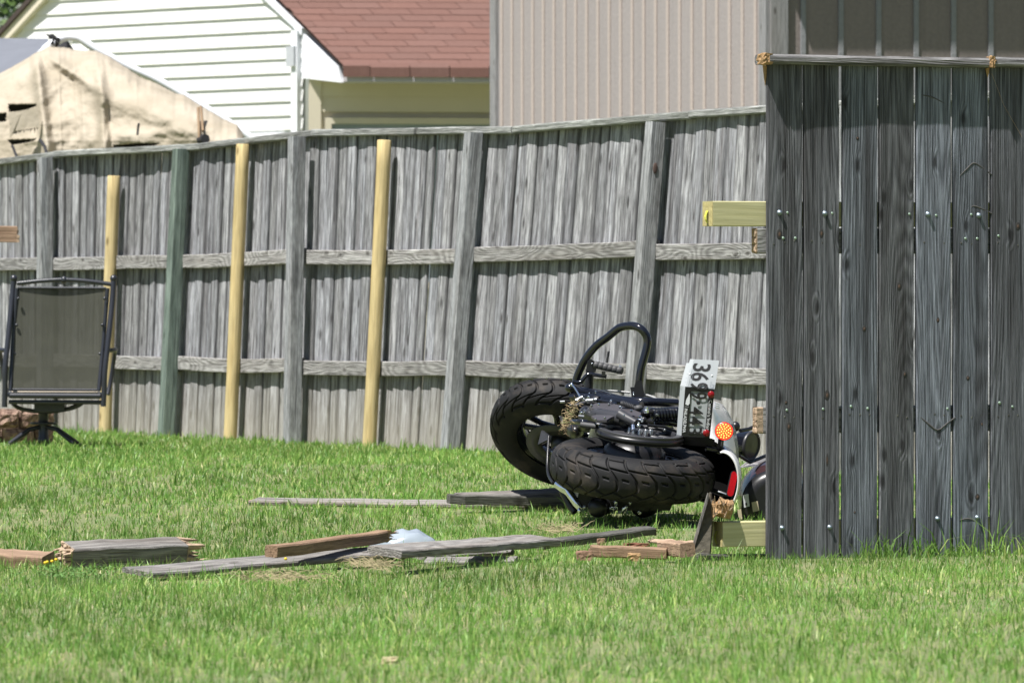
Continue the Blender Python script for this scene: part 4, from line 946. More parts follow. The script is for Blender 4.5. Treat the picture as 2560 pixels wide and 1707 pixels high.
# engine and frame masses further along the bike
mb = MB(); mb.tube([Z5(400, 150, .55), Z5(700, 190, .5), Z5(960, 250, .42), Z5(1300, 330, .3), Z5(1700, 350, .25), Z5(2300, 380, .3)], [.022, .022, .018, .02, .02, .02], 10, steps=3)
mb.tube([Z5(230, 250, .5), Z5(700, 270, .4), Z5(1100, 330, .3), Z5(1600, 420, .2)], .018, 10, steps=3); part('frame_tube', mb, M_paint, bike)
for (x, y, w_, h_, dd, dp_) in ((820, 600, 420, 120, .62, .20), (1500, 560, 620, 130, .75, .25), (520, 800, 230, 150, .5, .14), (1500, 860, 760, 110, .75, .25), (1950, 720, 420, 150, .66, .22), (300, 900, 180, 180, .55, .12)):
    k = DB / F / 7.84; c = Z5(x, y, dd); mb = MB(); mb.ball(c, V((w_ * k, 0, 0)), V((0, dp_, 0)), V((0, 0, h_ * k)), 24, 14); part('engine_case', mb, M_matte, bike)
for (pts, r, mt) in (([(560, 300, .33), (800, 330, .3), (1060, 380, .26), (1090, 420, .24)], .010, M_paint), ([(1080, 300, .36), (1300, 330, .3), (1420, 350, .25)], .011, M_paint), ([(640, 290, .34), (700, 280, .33), (760, 300, .32)], .013, M_matte),
                     ([(700, 560, .2), (820, 610, .15), (900, 560, .12)], .006, M_paint), ([(230, 740, .2), (420, 740, .1), (520, 750, .1)], .012, M_paint), ([(1850, 760, .05), (2050, 740, .06), (2290, 780, .1)], .014, M_paint), ([(1680, 860, -.02), (1900, 880, -.03), (2060, 920, -.02)], .006, M_matte)):
    mb = MB(); mb.tube([Z5(*p) for p in pts], r, 8, steps=4); part('hose', mb, mt, bike)
mb = MB()
for k in range(7):
    x = 1220 + k * 32; mb.lathe(Z5(x, 378 + k * 12, .16), (1, 0, -.2), [(.010, 0), (.0135, .0008), (.0135, .0022), (.010, .003)], 14)
mb.tube([Z5(1180, 370, .16), Z5(1460, 470, .16)], .0095, 10); mb.ball(Z5(1540, 470, .14), .018, .018, .014); part('brake_boot', mb, M_grip, bike)
mb = MB()
for (x0, y0, x1, y1, r, dd) in ((480, 340, 720, 310, .010, .3), (300, 320, 450, 250, .007, .25), (520, 330, 560, 330, .012, .24), (640, 300, 660, 310, .013, .28), (330, 330, 360, 320, .012, .22), (460, 520, 490, 540, .01, .2), (0, 350, 90, 345, .006, .3), (360, 630, 470, 640, .008, .2)):
    mb.tube([Z5(x0, y0, dd), Z5(x1, y1, dd)], r, 8)
part('linkage', mb, M_steel, bike)
mb = MB(); mb.ball(Z5(215, 415, .16), .0085, .006, .007); mb.tube([Z5(270, 430, .2), Z5(380, 400, .2), Z5(500, 350, .24)], .008, 8); part('bracket', mb, M_grip, bike)
mb = MB(); mb.tube([Z5(420, 790, .02), Z5(560, 810, .0), Z5(720, 830, -.02)], .012, 8); part('guard_edge', mb, M_grip, bike)
R = random.Random(33)
for (x, y, dd, r) in ((620, 420, .12, .0045), (760, 395, .14, .004), (960, 400, .14, .004), (1180, 450, .1, .0045), (1400, 520, .06, .004), (700, 690, -.09, .004), (880, 660, -.07, .004), (470, 300, .28, .005), (560, 250, .3, .004), (1000, 330, .26, .004), (1260, 620, -.03, .004), (1900, 600, .02, .004), (2050, 900, -.03, .004), (700, 150, .48, .004), (570, 185, .5, .003), (420, 560, .12, .005)):
    mb = MB(); mb.lathe(Z5(x, y, dd - .03), V((R.gauss(0, .3), -.8, .8)), [(r * 1.4, -.004), (r * 1.4, 0), (r, .002), (r, .005), (0, .006)], 8); part('bolt', mb, M_chrome if R.random() < .6 else M_steel, bike)
# crash bar
gp = [(330, 1000), (355, 900), (405, 780), (480, 640), (620, 470), (780, 350), (900, 250), (960, 215), (1050, 196), (1150, 196), (1250, 240), (1320, 330), (1337, 420), (1318, 530), (1285, 650), (1245, 800), (1225, 950), (1215, 1060), (1195, 1200)]
mb = MB(); mb.tube([ZG(x, y, .75 - .25 * min(1, max(0, (x - 330) / 900))) for x, y in gp], .0175, 16, steps=4); part('crash_bar', mb, M_paint, bike)
mb = MB(); mb.prism([ZG(1095, 1050, .48), ZG(1150, 1050, .48), ZG(1175, 960, .48), ZG(1260, 960, .48), ZG(1285, 1100, .48), ZG(1310, 1270, .48), ZG(1130, 1270, .48)], V((0, .02, .0))); part('crash_bar_bracket', mb, M_matte, bike)
mb = MB(); mb.ball(ZG(1140, 1130, .475), .0035); mb.ball(ZG(1143, 1160, .475), .004); part('bracket_bolt', mb, M_chrome, bike)
# foot peg and shifter
mb = MB(); pa, pb = ZG(600, 735, .55), ZG(985, 825, .5); ax = (pb - pa).normalized()
prof = [(0, 0), (.0150, 0)]; L = (pb - pa).length
for k in range(6):
    q0 = L * (k + .04) / 6; q1 = L * (k + .93) / 6; prof += [(.0158, q0), (.0162, q0 + .003), (.0162, q1), (.0135, q1 + .0006), (.0135, L * (k + 1.0) / 6)]
prof += [(.012, L), (0, L)]; mb.lathe(pa, ax, prof, 20); part('foot_peg', mb, M_grip, bike)
mb = MB(); mb.tube([ZG(765, 710, .54), ZG(795, 550, .55)], .0048, 8)
for k in range(9): q = k / 9; mb.lathe(ZG(765 + 30 * q, 710 - 160 * q, .54), (0, 0, 1), [(.0048, 0), (.0066, .0008), (.0066, .002), (.0048, .0028)], 10)
part('peg_feeler', mb, M_matte, bike)
mb = MB(); mb.tube([ZG(510, 1090, .6), ZG(525, 900, .6), ZG(540, 830, .6)], [.020, .0185, .018], 14); mb.prism([ZG(470, 840, .56), ZG(500, 690, .56), ZG(540, 655, .56), ZG(600, 690, .56), ZG(625, 780, .56), ZG(610, 840, .56)], V((0, .05, 0))); part('peg_mount', mb, M_matte, bike)
mb = MB(); mb.ball(ZG(560, 722, .555), .004); mb.ball(ZG(950, 745, .5), .003); mb.tube([ZG(935, 765, .5), ZG(975, 760, .5)], .003, 6); part('peg_bolt', mb, M_chrome, bike)
mb = MB(); mb.tube([ZG(285, 975, .5), ZG(380, 985, .5), ZG(430, 945, .5), ZG(480, 890, .5), ZG(540, 868, .5), ZG(640, 885, .5), ZG(765, 900, .5)], .0085, 10, steps=4); mb.box(ZG(722, 860, .5), V((.0085, 0, 0)), V((0, .012, 0)), V((0, 0, .010))); part('shift_lever', mb, M_paint, bike)
mb = MB(); mb.tube([ZG(270, 1010, .45), ZG(320, 1060, .42), ZG(415, 1220, .35)], .0042, 8, steps=3); mb.ball(ZG(275, 1012, .45), .0075); part('shift_rod', mb, M_chrome, bike)
mb = MB(); mb.ball(ZG(260, 1060, .5), .024, .02, .020); mb.tube([ZG(260, 1060, .5), ZG(400, 1120, .5), ZG(620, 1130, .5), ZG(800, 1180, .5)], [.02, .014, .012, .012], 10); part('lever_pivot', mb, M_paint, bike)
M_cable = plain('grey_cable', (.36, .36, .36), .4, var=.1)
for pts, r in (([(660, 1098, .6), (850, 1100, .6), (1090, 1125, .58)], .0035), ([(690, 1117, .6), (900, 1117, .6), (1100, 1134, .58)], .0025), ([(1285, 1155, .5), (1380, 1175, .48), (1500, 1230, .42), (1610, 1300, .36)], .0042), ([(1285, 1185, .5), (1400, 1225, .48), (1540, 1300, .4)], .003)):
    mb = MB(); mb.tube([ZG(*p) for p in pts], r, 8, steps=4); part('control_cable', mb, M_cable, bike)

# licence plate (bent)
def plate_pt(a, b, off=0.0):
    """a: 0 left .. 1 right, b: 0 top .. 1 bottom; the bend sits at b=.345"""
    T0, T1, B0_, B1_, C0, C1 = (205, 122), (770, 150), (75, 600), (690, 652), (8, 1512), (602, 1532)
    if b < .345:
        q = b / .345; l = [T0[i] + (B0_[i] - T0[i]) * q for i in (0, 1)]; r = [T1[i] + (B1_[i] - T1[i]) * q for i in (0, 1)]; dd = -.055 + .034 * (1 - q)
    else:
        q = (b - .345) / .655; l = [B0_[i] + (C0[i] - B0_[i]) * q for i in (0, 1)]; r = [B1_[i] + (C1[i] - B1_[i]) * q for i in (0, 1)]; dd = -.055 + .012 * q
    # the left edge strip of the lower part folds toward the viewer
    dd += (.014 * max(0, (.15 - a) / .15) if b > .345 else .012 * max(0, (.2 - a) / .2))
    return ZP(l[0] + (r[0] - l[0]) * a, l[1] + (r[1] - l[1]) * a, dd - off)
def plate_grid(al, bl, off, th, cut=None):
    mb = MB(); na, nb = len(al), len(bl); vs = [plate_pt(a, b, off) for b in bl for a in al]; vs2 = [plate_pt(a, b, off - th) for b in bl for a in al]
    fs = [(j * na + i, j * na + i + 1, (j + 1) * na + i + 1, (j + 1) * na + i) for j in range(nb - 1) for i in range(na - 1) if not (cut and cut(i, j))]
    n0 = len(vs); mb.add(vs + vs2, fs + [tuple(n0 + k for k in reversed(f)) for f in fs])
    return mb
M_plate = plain('white_plate', (.37, .395, .41), .35, var=.06, scale=14)
al = [0, .08, .15, .2, .3, .5, .7, .85, 1.0]; bl = [0, .05, .1, .2, .3, .345, .4, .5, .6, .7, .8, .9, 1.0]
lp = part('licence_plate', plate_grid(al, bl, 0, .0012, cut=lambda i, j: i == 0 and j == 0), M_plate, bike, 'bent white licence plate in a black frame')
M_frame = plain('black_plastic_frame', (.012, .012, .014), .3, var=.1)
al = [.145, .33, .84, 1.0]; bl = [.352, .40, .45, .6, .8, .945, 1.0]
part('plate_frame', plate_grid(al, bl, .004, .004, cut=lambda i, j: i == 1 and 0 < j < 5 or (i == 1 and j == 0 and False)), M_frame, lp)
M_ink = plain('black_ink', (.012, .012, .012), .5); M_inkw = plain('white_ink', (.7, .72, .74), .5); M_inkg = plain('grey_ink', (.25, .28, .32), .5)
def text_mesh(s, bold=.0, sx=1.0):
    cu = bpy.data.curves.new('txt', 'FONT'); cu.body = s; cu.size = 1.0; cu.offset = bold; cu.resolution_u = 3
    ob = bpy.data.objects.new('txt', cu); C.objects.link(ob); dg_ = bpy.context.evaluated_depsgraph_get(); me = ob.evaluated_get(dg_).to_mesh()
    v = [tuple(p.co) for p in me.vertices]; f = [tuple(p.vertices) for p in me.polygons]; ob.evaluated_get(dg_).to_mesh_clear(); bpy.data.objects.remove(ob); bpy.data.curves.remove(cu)
    return v, f
def plate_text(s, a0, a1, b0, b1, mat, off, bold=0.0, name='lettering', shear=0.0):
    """text running down the plate, letter tops toward the right edge (a0 foot, a1 head)"""
    v, f = text_mesh(s, bold); xs = [p[0] for p in v]; ys = [p[1] for p in v]; x0, x1, y0, y1 = min(xs), max(xs), min(ys), max(ys)
    mb = MB(); mb.add([plate_pt(a0 + (a1 - a0) * (p[1] - y0) / (y1 - y0), b0 + (b1 - b0) * ((p[0] - x0) / (x1 - x0)) + shear * (p[1] - y0), off) for p in v], f); return part(name, mb, mat, lp)
for ch_, b0, b1, a0, a1, o in (('3', .049, .147, .22, .77, .0015), ('6', .161, .266, .235, .775, .0015), ('9', .284, .376, .27, .80, .0058), ('9', .402, .499, .30, .80, .0058), ('4', .601, .707, .31, .735, .0058), ('4', .729, .839, .285, .755, .0058), ('3', .866, .956, .30, .75, .0058)):
    plate_text(ch_, a0, a1, b0, b1, M_ink, o, bold=.014)
mb = MB(); mb.add([plate_pt(a, b, .0052) for a, b in ((.50, .535), (.62, .528), (.62, .565), (.56, .575), (.52, .565))], [(0, 1, 2, 3, 4)]); part('lettering', mb, M_ink, lp)
plate_text('PE', .90, .97, .295, .345, M_inkg, .0015); plate_text('60 DAY', .845, .885, .26, .345, M_inkg, .0015)
plate_text('PHILADELPHIA', .17, .262, .63, .94, M_inkw, .0055, bold=.02); plate_text("Canno's Indian", .865, .965, .505, .90, M_inkw, .0055, shear=-.012)
mb = MB(); mb.add([plate_pt(a, b, .0056) for a, b in ((.285, .435), (.31, .50), (.315, .56), (.27, .59), (.19, .575), (.20, .52))], [(0, 1, 2, 3, 4, 5)]); mb.add([plate_pt(a, b, .0056) for a, b in ((.17, .603), (.30, .603), (.30, .606), (.17, .606))], [(0, 1, 2, 3)]); part('emblem', mb, M_inkw, lp)
mb = MB()
for j in range(3):
    mb.add([plate_pt(a, b, .0016) for a, b in ((.16 + .06 * j, .12), (.166 + .06 * j, .12), (.176 + .06 * j, .33), (.17 + .06 * j, .33))], [(0, 1, 2, 3)])
    mb.add([plate_pt(a, b, .0016) for a, b in ((.1, .19 + .05 * j), (.30, .19 + .05 * j), (.30, .193 + .05 * j), (.1, .193 + .05 * j))], [(0, 1, 2, 3)])
part('sticker_outline', mb, M_inkg, lp)
M_red = plain('red_reflector', (.34, .006, .010), .15, var=.25, scale=120, coat=.6)
M_stud = plain('dark_red_stud', (.22, .006, .008), .2, var=.2)
for (x, y) in ((625, 755), (540, 1440)):
    mb = MB(); mb.lathe(ZP(x, y, -.066 if y < 1000 else -.054), (0, -1, 0), [(.0145, 0), (.0145, .003), (.012, .006), (0, .0075)], 20); part('red_stud', mb, M_stud, lp)
mb = MB()
for a, b in ((.19, .19), (.86, .19)): mb.lathe(plate_pt(a, b, .001), (0, -1, 0), [(.004, 0), (.003, .002), (0, .0025)], 10)
part('rivet', mb, M_inkw, lp)
mb = MB(); mb.prism([ZP(0, 1500, -.05), ZP(600, 1525, -.05), ZP(690, 1560, -.03), ZP(700, 1700, -.02), ZP(20, 1640, -.02)], V((0, .05, 0))); mb.tube([ZP(40, 1560, -.06), ZP(70, 1560, -.06)], .012, 8); part('plate_bracket', mb, M_matte, bike)
# fender: a shell bent around the rear tyre
def shell(R0, ang0, ang1, sec, n=40):
    """sec: (axial, radial) points; angle 0 = image right, negative toward the camera"""
    u = (V((1, 0, 0)) - AX_R * AX_R.x).normalized(); b = V((0, 1, 0)); b = (b - AX_R * b.dot(AX_R)); b = (b - u * b.dot(u)).normalized(); vs = []
    for i in range(n + 1):
        a = math.radians(ang0 + (ang1 - ang0) * i / n); d = u * math.cos(a) + b * math.sin(a)
        for (h, r) in sec: vs.append(RC + AX_R * h + d * (R0 + r))
    m = len(sec); mb = MB(); mb.add(vs, [(i * m + j, i * m + j + 1, (i + 1) * m + j + 1, (i + 1) * m + j) for i in range(n) for j in range(m - 1)], True); return mb
sec = []
for k in range(23):
    a = math.radians(-100 + 200 * k / 22); sec.append((.128 * math.sin(a), -.075 + .075 * math.cos(a)))
o = part('rear_fender', shell(RR + .104, -15, 115, sec), M_pearl, bike); md = o.modifiers.new('thickness', 'SOLIDIFY'); md.thickness = .006; md.offset = -1
sec2 = [(h * .93, r - .010) for h, r in sec]; part('fender_liner', shell(RR + .104, -12, 110, sec2), plain('liner_black', (.004, .004, .004), .95, spec=.05), bike)
# fender side panel (white, rounded)
mb = MB(); vs = []; pn = [(1690, 640), (1760, 668), (1800, 720), (1835, 790), (1862, 880), (1876, 980), (1880, 1080)]; pl = [(1660, 660), (1655, 740), (1650, 820), (1650, 900), (1665, 960), (1700, 1000), (1760, 1040)]
n = 8
for i, (a, b) in enumerate(zip(pl, pn)):
    for j in range(n + 1):
        q = j / n; x = a[0] + (b[0] - a[0]) * q; y = a[1] + (b[1] - a[1]) * q; vs.append(Z1(x, y, .24 + .34 * (q ** 2.4) - .03 * math.sin(math.pi * q)))
mb.add(vs, [(i * (n + 1) + j, (i + 1) * (n + 1) + j, (i + 1) * (n + 1) + j + 1, i * (n + 1) + j + 1) for i in range(6) for j in range(n)], True)
o = part('side_panel', mb, M_pearl, bike); md = o.modifiers.new('thickness', 'SOLIDIFY'); md.thickness = .008
mb = MB()
for k in range(3): mb.tube([Z1(1706, 662 + k * 15, .22), Z1(1738, 672 + k * 14, .26)], .0022, 6)
part('emblem', mb, M_chrome, bike)
mb = MB(); mb.prism([Z1(1670, 930, -.02), Z1(1720, 945, -.02), Z1(1770, 1010, 0), Z1(1740, 1030, .0), Z1(1660, 1010, 0)], V((0, .08, 0))); mb.tube([Z1(1640, 985, -.02), Z1(1760, 1000, .0), Z1(1800, 1040, .02)], .014, 10); part('fender_strut', mb, M_paint, bike)
# lit turn signal
sc_ = Z1(1772, 864, -.06); sn = V((-.02, -1, .05)).normalized()
mb = MB(); mb.lathe(sc_ - sn * .02, sn, [(0, -.018), (.022, -.015), (.038, 0), (.0395, .02), (.0375, .023)], 32); mb.tube([Z1(1750, 925, -.04), Z1(1745, 985, -.02)], .013, 10); ts = part('turn_signal', mb, M_matte, bike, 'lit red rear turn signal')
def emis(name, col, s):
    m, t, b, N, L = newmat(name); b.inputs['Base Color'].default_value = rgb(col); b.inputs['Emission Color'].default_value = rgb(col); b.inputs['Emission Strength'].default_value = s; b.inputs['Roughness'].default_value = .3; return m
mb = MB(); mb.lathe(sc_, sn, [(.0375, .002), (.034, .005), (0, .006)], 32); part('lens', mb, emis('lit_red_lens', (1.0, .04, .018), .95), ts)
M_led = emis('lit_led', (1.0, .40, .06), 1.55); us = sn.orthogonal().normalized(); vs_ = sn.cross(us)
for (rr, nn) in ((0, 1), (.0105, 6), (.0195, 10), (.0285, 15)):
    for k in range(nn):
        a = 2 * math.pi * k / nn + rr * 40; q = sc_ + us * math.cos(a) * rr + vs_ * math.sin(a) * rr + sn * .0062; mb = MB(); mb.lathe(q, sn, [(.0031, 0), (.0025, .0018), (0, .0025)], 8); part('led', mb, M_led, ts)
# red side reflector
ra, rb_ = Z1(1848, 1178, -.09), Z1(1818, 1312, -.10); ax = (rb_ - ra).normalized(); wv_ = V((0, -1, 0)).cross(ax).normalized()
def capsule(a, b, r, wv, dep):
    ax = (b - a).normalized(); pts = [a - ax * 0 + (wv * math.cos(t) - ax * math.sin(t)) * r for t in [math.pi * k / 10 for k in range(11)]] + [b + (-wv * math.cos(t) + ax * math.sin(t)) * r for t in [math.pi * k / 10 for k in range(11)]]
    return MB().prism(pts, V((0, dep, 0)))
part('reflector_mount', capsule(ra, rb_, .0175, wv_, .03), M_matte, bike); part('side_reflector', capsule(ra + V((0, -.004, 0)), rb_ + V((0, -.004, 0)), .0135, wv_, .01), M_red, bike, 'long red side reflector')
mb = MB(); mb.tube([Z1(1690, 1290, -.05), Z1(1730, 1305, -.07), Z1(1805, 1330, -.08)], .009, 8); part('reflector_arm', mb, M_matte, bike)
mb = MB(); mb.tube([Z1(1728, 1303, -.082), Z1(1790, 1322, -.092)], .0022, 6); part('bright_edge', mb, M_chrome, bike)
# round gauge, tank with labels
gc = Z1(1962, 968, .9); gn = V((.80, -.58, -.12)).normalized(); kk = (DB + .9) / F / 2.9042
mb = MB(); mb.lathe(gc, gn, [(0, -.075), (.045, -.07), (.056, -.05), (.062, -.01), (.064, 0), (.064, .008)], 36); g_o = part('gauge', mb, M_paint, bike, 'round black instrument can')
mb = MB(); mb.lathe(gc, gn, [(.064, .0), (.065, .010), (.059, .014), (.054, .008)], 36); part('gauge_rim', mb, M_satin, g_o)
mb = MB(); mb.lathe(gc, gn, [(.055, .007), (0, .010)], 32); part('gauge_glass', mb, plain('dark_glass', (.05, .048, .045), .25, var=.6, scale=30), g_o)
mb = MB(); mb.tube([Z1(1890, 860, .75), Z1(1950, 850, .8), Z1(2010, 825, .85)], .009, 8); mb.tube([Z1(1880, 1040, .75), Z1(1960, 1090, .9), Z1(2080, 1040, 1.0)], .008, 8); mb.ball(Z1(1855, 830, .7), .02, .02, .022); part('handlebar_switch', mb, M_matte, bike)
mb = MB(); tc_ = Z1(2120, 1320, .95); mb.ball(tc_, V((.150, .0, .0)), V((.0, .32, .0)), V((.02, 0, .155)), 28, 18); part('fuel_tank', mb, plain('dark_red_black_paint', (.045, .022, .024), .16, var=.15, coat=.5), bike); tk = bpy.data.objects['fuel_tank']
mb = MB(); mb.lathe(tc_ - V((-.0, .34, .03)), (0, -1, 0), [(.0, -.15), (.14, -.15), (.145, -.02), (.12, .01), (.09, .012), (.0, .0)], 40); part('air_box', mb, M_matte, bike)
for (pts, m_) in (([(1908, 1328), (1948, 1318), (1958, 1408), (1918, 1418)], plain('white_sticker', (.55, .56, .58), .5)), ([(1972, 1380), (2016, 1370), (2026, 1440), (1982, 1450)], plain('tan_sticker', (.45, .39, .27), .6)), ([(1870, 1440), (1895, 1425), (1905, 1500), (1880, 1510)], bpy.data.materials.get('tan_sticker'))):
    m_ = m_ or bpy.data.materials['tan_sticker']; mb = MB(); mb.prism([Z1(x, y, .585) for x, y in pts], V((0, .002, 0))); part('sticker', mb, m_, bike)
mb = MB(); mb.prism([Z1(1925, 1385, .582), Z1(1938, 1382, .582), Z1(1940, 1402, .582), Z1(1927, 1405, .582)], V((0, .0015, 0))); part('sticker_mark', mb, M_ink, bike)
mb = MB(); mb.prism([Z1(1890, 1130, 1.1), Z1(1960, 1075, 1.1), Z1(2090, 1030, 1.15), Z1(2090, 1100, 1.15), Z1(1980, 1120, 1.1)], V((0, .12, 0))); part('tank_highlight', mb, M_pearl, bike)  # white slab painting the bright highlight band along the tank
# exhaust and low parts
ch1 = [(600, 1250), (650, 1300), (690, 1370), (740, 1430)]
mb = MB(); mb.tube([Z1(565, 1245, -.0), Z1(600, 1272, -.02), Z1(640, 1300, -.03), Z1(672, 1345, -.05), Z1(700, 1390, -.06), Z1(735, 1428, -.06)], [.021, .0205, .019, .017, .0155, .013], 16, steps=4); part('chrome_lever', mb, M_chrome, bike, 'bright chrome lever tube touching the grass')
mb = MB(); mb.lathe(Z1(693, 1360, -.055), (.35, 0, -.6), [(.0135, -.003), (.0165, -.002), (.0165, .002), (.0135, .003)], 14); part('lever_band', mb, M_matte, bike)
mb = MB(); mb.box(Z1(680, 1295, -.03), V((.008, 0, .004)), V((0, .01, 0)), V((-.003, 0, .014))); part('lever_bracket', mb, M_steel, bike); mb = MB(); mb.ball(Z1(760, 1415, -.06), .010); part('lever_ball', mb, M_steel, bike); mb = MB(); mb.ball(Z1(722, 1440, -.08), .009, .008, .011); part('lever_ball', mb, M_chrome, bike)
mb = MB(); mb.tube([Z1(600, 1300, .05), Z1(650, 1400, .02), Z1(690, 1450, .0)], .016, 8); mb.tube([Z1(500, 900, .5), Z1(490, 1150, .4), Z1(530, 1240, .2)], .006, 8, steps=4); part('brake_hose', mb, M_matte, bike)
for i, (x, y, r, dd) in enumerate(((850, 1420, .042, -.08), (1180, 1400, .055, .05))):
    c = Z1(x, y, dd); mb = MB(); dv = V((.16, 1, .03)).normalized(); mb.lathe(c, -dv, [(0, .012), (r * .55, .009), (r * .9, .0), (r, -.015), (r, -.65), (0, -.66)], 26); part('muffler', mb, M_matte, bike)
mb = MB(); R = random.Random(9)
for (x, y, s) in ((950, 1425, .010), (985, 1380, .007), (1055, 1420, .011), (1090, 1385, .006), (1060, 1365, .005), (1155, 1450, .007), (990, 1415, .006), (915, 1305, .003)):
    mb = MB(); mb.lathe(Z1(x, y, -.06), V((R.gauss(0, .5), -1, R.uniform(.2, 1.2))), [(s * 1.2, -s * 2), (s * 1.2, 0), (s * .8, s * .3), (s * .8, s), (0, s * 1.1)], 8); part('chrome_fitting', mb, M_chrome, bike)
mb = MB(); mb.prism([Z1(720, 1290, .02), Z1(1000, 1370, .02), Z1(1400, 1390, .05), Z1(1380, 1440, .05), Z1(900, 1440, .02), Z1(700, 1400, .02)], V((0, .8, 0))); part('lower_frame', mb, M_matte, bike)
mb = MB(); mb.tube([Z1(1290, 1340, .02), Z1(1395, 1385, .06)], [.02, .012], 8); part('tail_reflector', mb, M_red, bike)
# seat and rear struts bridging to the tank
mb = MB(); mb.ball(Z1(1640, 800, .75), V((.10, 0, 0)), V((0, .28, 0)), V((0, 0, .10)), 20, 12); part('seat', mb, M_matte, bike)

# dried grass caught under the bike
mb = MB(); R = random.Random(21)
for k in range(300):
    q = R.random(); c = Z1(690 - 90 * q + R.gauss(0, 20), 655 + 200 * q + R.gauss(0, 20), .10 + R.uniform(-.05, .08)); d = V((R.gauss(0, .6), R.gauss(0, .5), R.gauss(-.5, .8))).normalized(); L = R.uniform(.012, .034); s = d.orthogonal().normalized() * .0010
    m_ = c + d * L * .5 + V((R.gauss(0, .004), 0, R.gauss(0, .004))); mb.add([c - s, c + s, m_ + s * .8, m_ - s * .8, c + d * L], [(0, 1, 2, 3), (3, 2, 4)])
m, t, b, N, L = newmat('dried_grass'); ge = N.new('ShaderNodeNewGeometry'); r_ = N.new('ShaderNodeValToRGB'); e = r_.color_ramp.elements
e[0].color = (.15, .21, .06, 1); e[1].color = (.42, .31, .17, 1); e[1].position = .8; x_ = r_.color_ramp.elements.new(.25); x_.color = (.25, .19, .10, 1)
L.new(ge.outputs['Random Per Island'], r_.inputs[0]); L.new(r_.outputs[0], b.inputs['Base Color']); b.inputs['Roughness'].default_value = .8; M_dry = m
solo('grass_clump', mb, M_dry, Z1(640, 760, .1), 'dry grass clump caught in the underside of the motorcycle', 'grass clump')

# ---------------------------------------------------------------- debris
FOOT = []
def ply(name, a, b, ha, hb, wd, th, mat, label, cat, tilt=12, rag0=0, rag1=0, mat_end=None, group='broken fence timbers on the lawn', seed=0, dz=0, **k):
    p0, p1 = G(a[0], a[1], ha - .020), G(b[0], b[1], hb - .020); d = (p1 - p0); side = V((-d.y, d.x, 0)).normalized()
    if side.y < 0: side = -side
    wv = side * math.cos(math.radians(tilt)) + UP * math.sin(math.radians(tilt))
    o = timber(name, p0, p1, wv, wd, th, mat, label=label, cat=cat, group=group, rag0=rag0, rag1=rag1, mat_end=mat_end, seg=9, wob=.0045, seed=seed, ch=.005, **k)
    FOOT.append((p0, p1, wd / 2 + .01)); return o
ply('loose_board', (635, 1253), (1440, 1262), .035, .04, .14, .019, M_debris, 'long thin grey board half sunk in the grass left of the wheel', 'board', tilt=6, rag0=.02, mat_end=M_fresh2, seed=1)
ply('loose_board', (1122, 1247), (1440, 1254), .085, .06, .036, .042, M_debris_dark, 'dark board lying on edge in front of the front wheel', 'board', tilt=4, seed=2)
ply('loose_board', (1150, 1242), (1425, 1229), .09, .10, .12, .02, M_debris, 'grey board angled up behind the dark board by the wheel', 'board', tilt=8, seed=3)
ply('snapped_post', (165, 1386), (455, 1376), .075, .08, .10, .075, M_debris, 'thick grey post piece with splintered ends at the lower left', 'post', tilt=17, rag0=.035, rag1=.085, mat_end=M_fresh2, seed=4)
ply('loose_board', (-60, 1392), (122, 1402), .055, .045, .10, .05, M_brown, 'tan timber piece at the left edge beside the splintered post', 'timber', tilt=12, seed=5)
ply('loose_board', (345, 1432), (985, 1377), .045, .075, .14, .019, M_debris, 'long grey board in front running up under the topmost board', 'board', tilt=8, seed=6)
ply('loose_board', (960, 1378), (1362, 1350), .105, .085, .13, .028, M_debris, 'thick grey board resting on top, its cut end near the centre', 'board', tilt=8, seed=7)
ply('broken_timber', (676, 1379), (955, 1340), .105, .125, .048, .042, M_brown, 'reddish brown timber with a splintered right end on the boards', 'timber', tilt=4, rag1=.14, mat_end=M_fresh, seed=8)
ply('loose_board', (1040, 1389), (1265, 1377), .045, .05, .09, .02, M_debris, 'short grey board sandwiched beneath the thick board', 'board', tilt=8, seed=9)
ply('loose_board', (1065, 1402), (1290, 1400), .03, .035, .09, .018, M_debris, 'low pale board nearest the camera below the thick board', 'board', tilt=8, seed=10)
ply('bark_slab', (1345, 1362), (1628, 1326), .05, .075, .05, .03, M_debris_dark, 'narrow dark rough slab sloping up toward the motorcycle', 'timber', tilt=10, rag1=.02, mat_end=M_fresh, seed=11)
ply('edging_timber', (1478, 1376), (1668, 1384), .065, .055, .045, .042, M_brown, 'reddish edging timber left of the leaning stub', 'timber', tilt=4, seed=12, rag0=.012, mat_end=M_brown)
ply('edging_timber', (1735, 1400), (1960, 1402), .025, .01, .05, .05, M_debris_dark, 'dark edging timber under the lower fresh rail', 'timber', tilt=4, seed=13)
ply('edging_block', (1664, 1368), (1718, 1373), .075, .075, .06, .052, M_brown, 'square reddish brown block against the leaning stub', 'block', tilt=6, seed=14)
ply('wood_splinter', (1628, 1351), (1735, 1357), .07, .075, .025, .010, M_fresh2, 'pale fresh splinter behind the reddish block', 'splinter', tilt=20, seed=15, rag0=.02, rag1=.01)
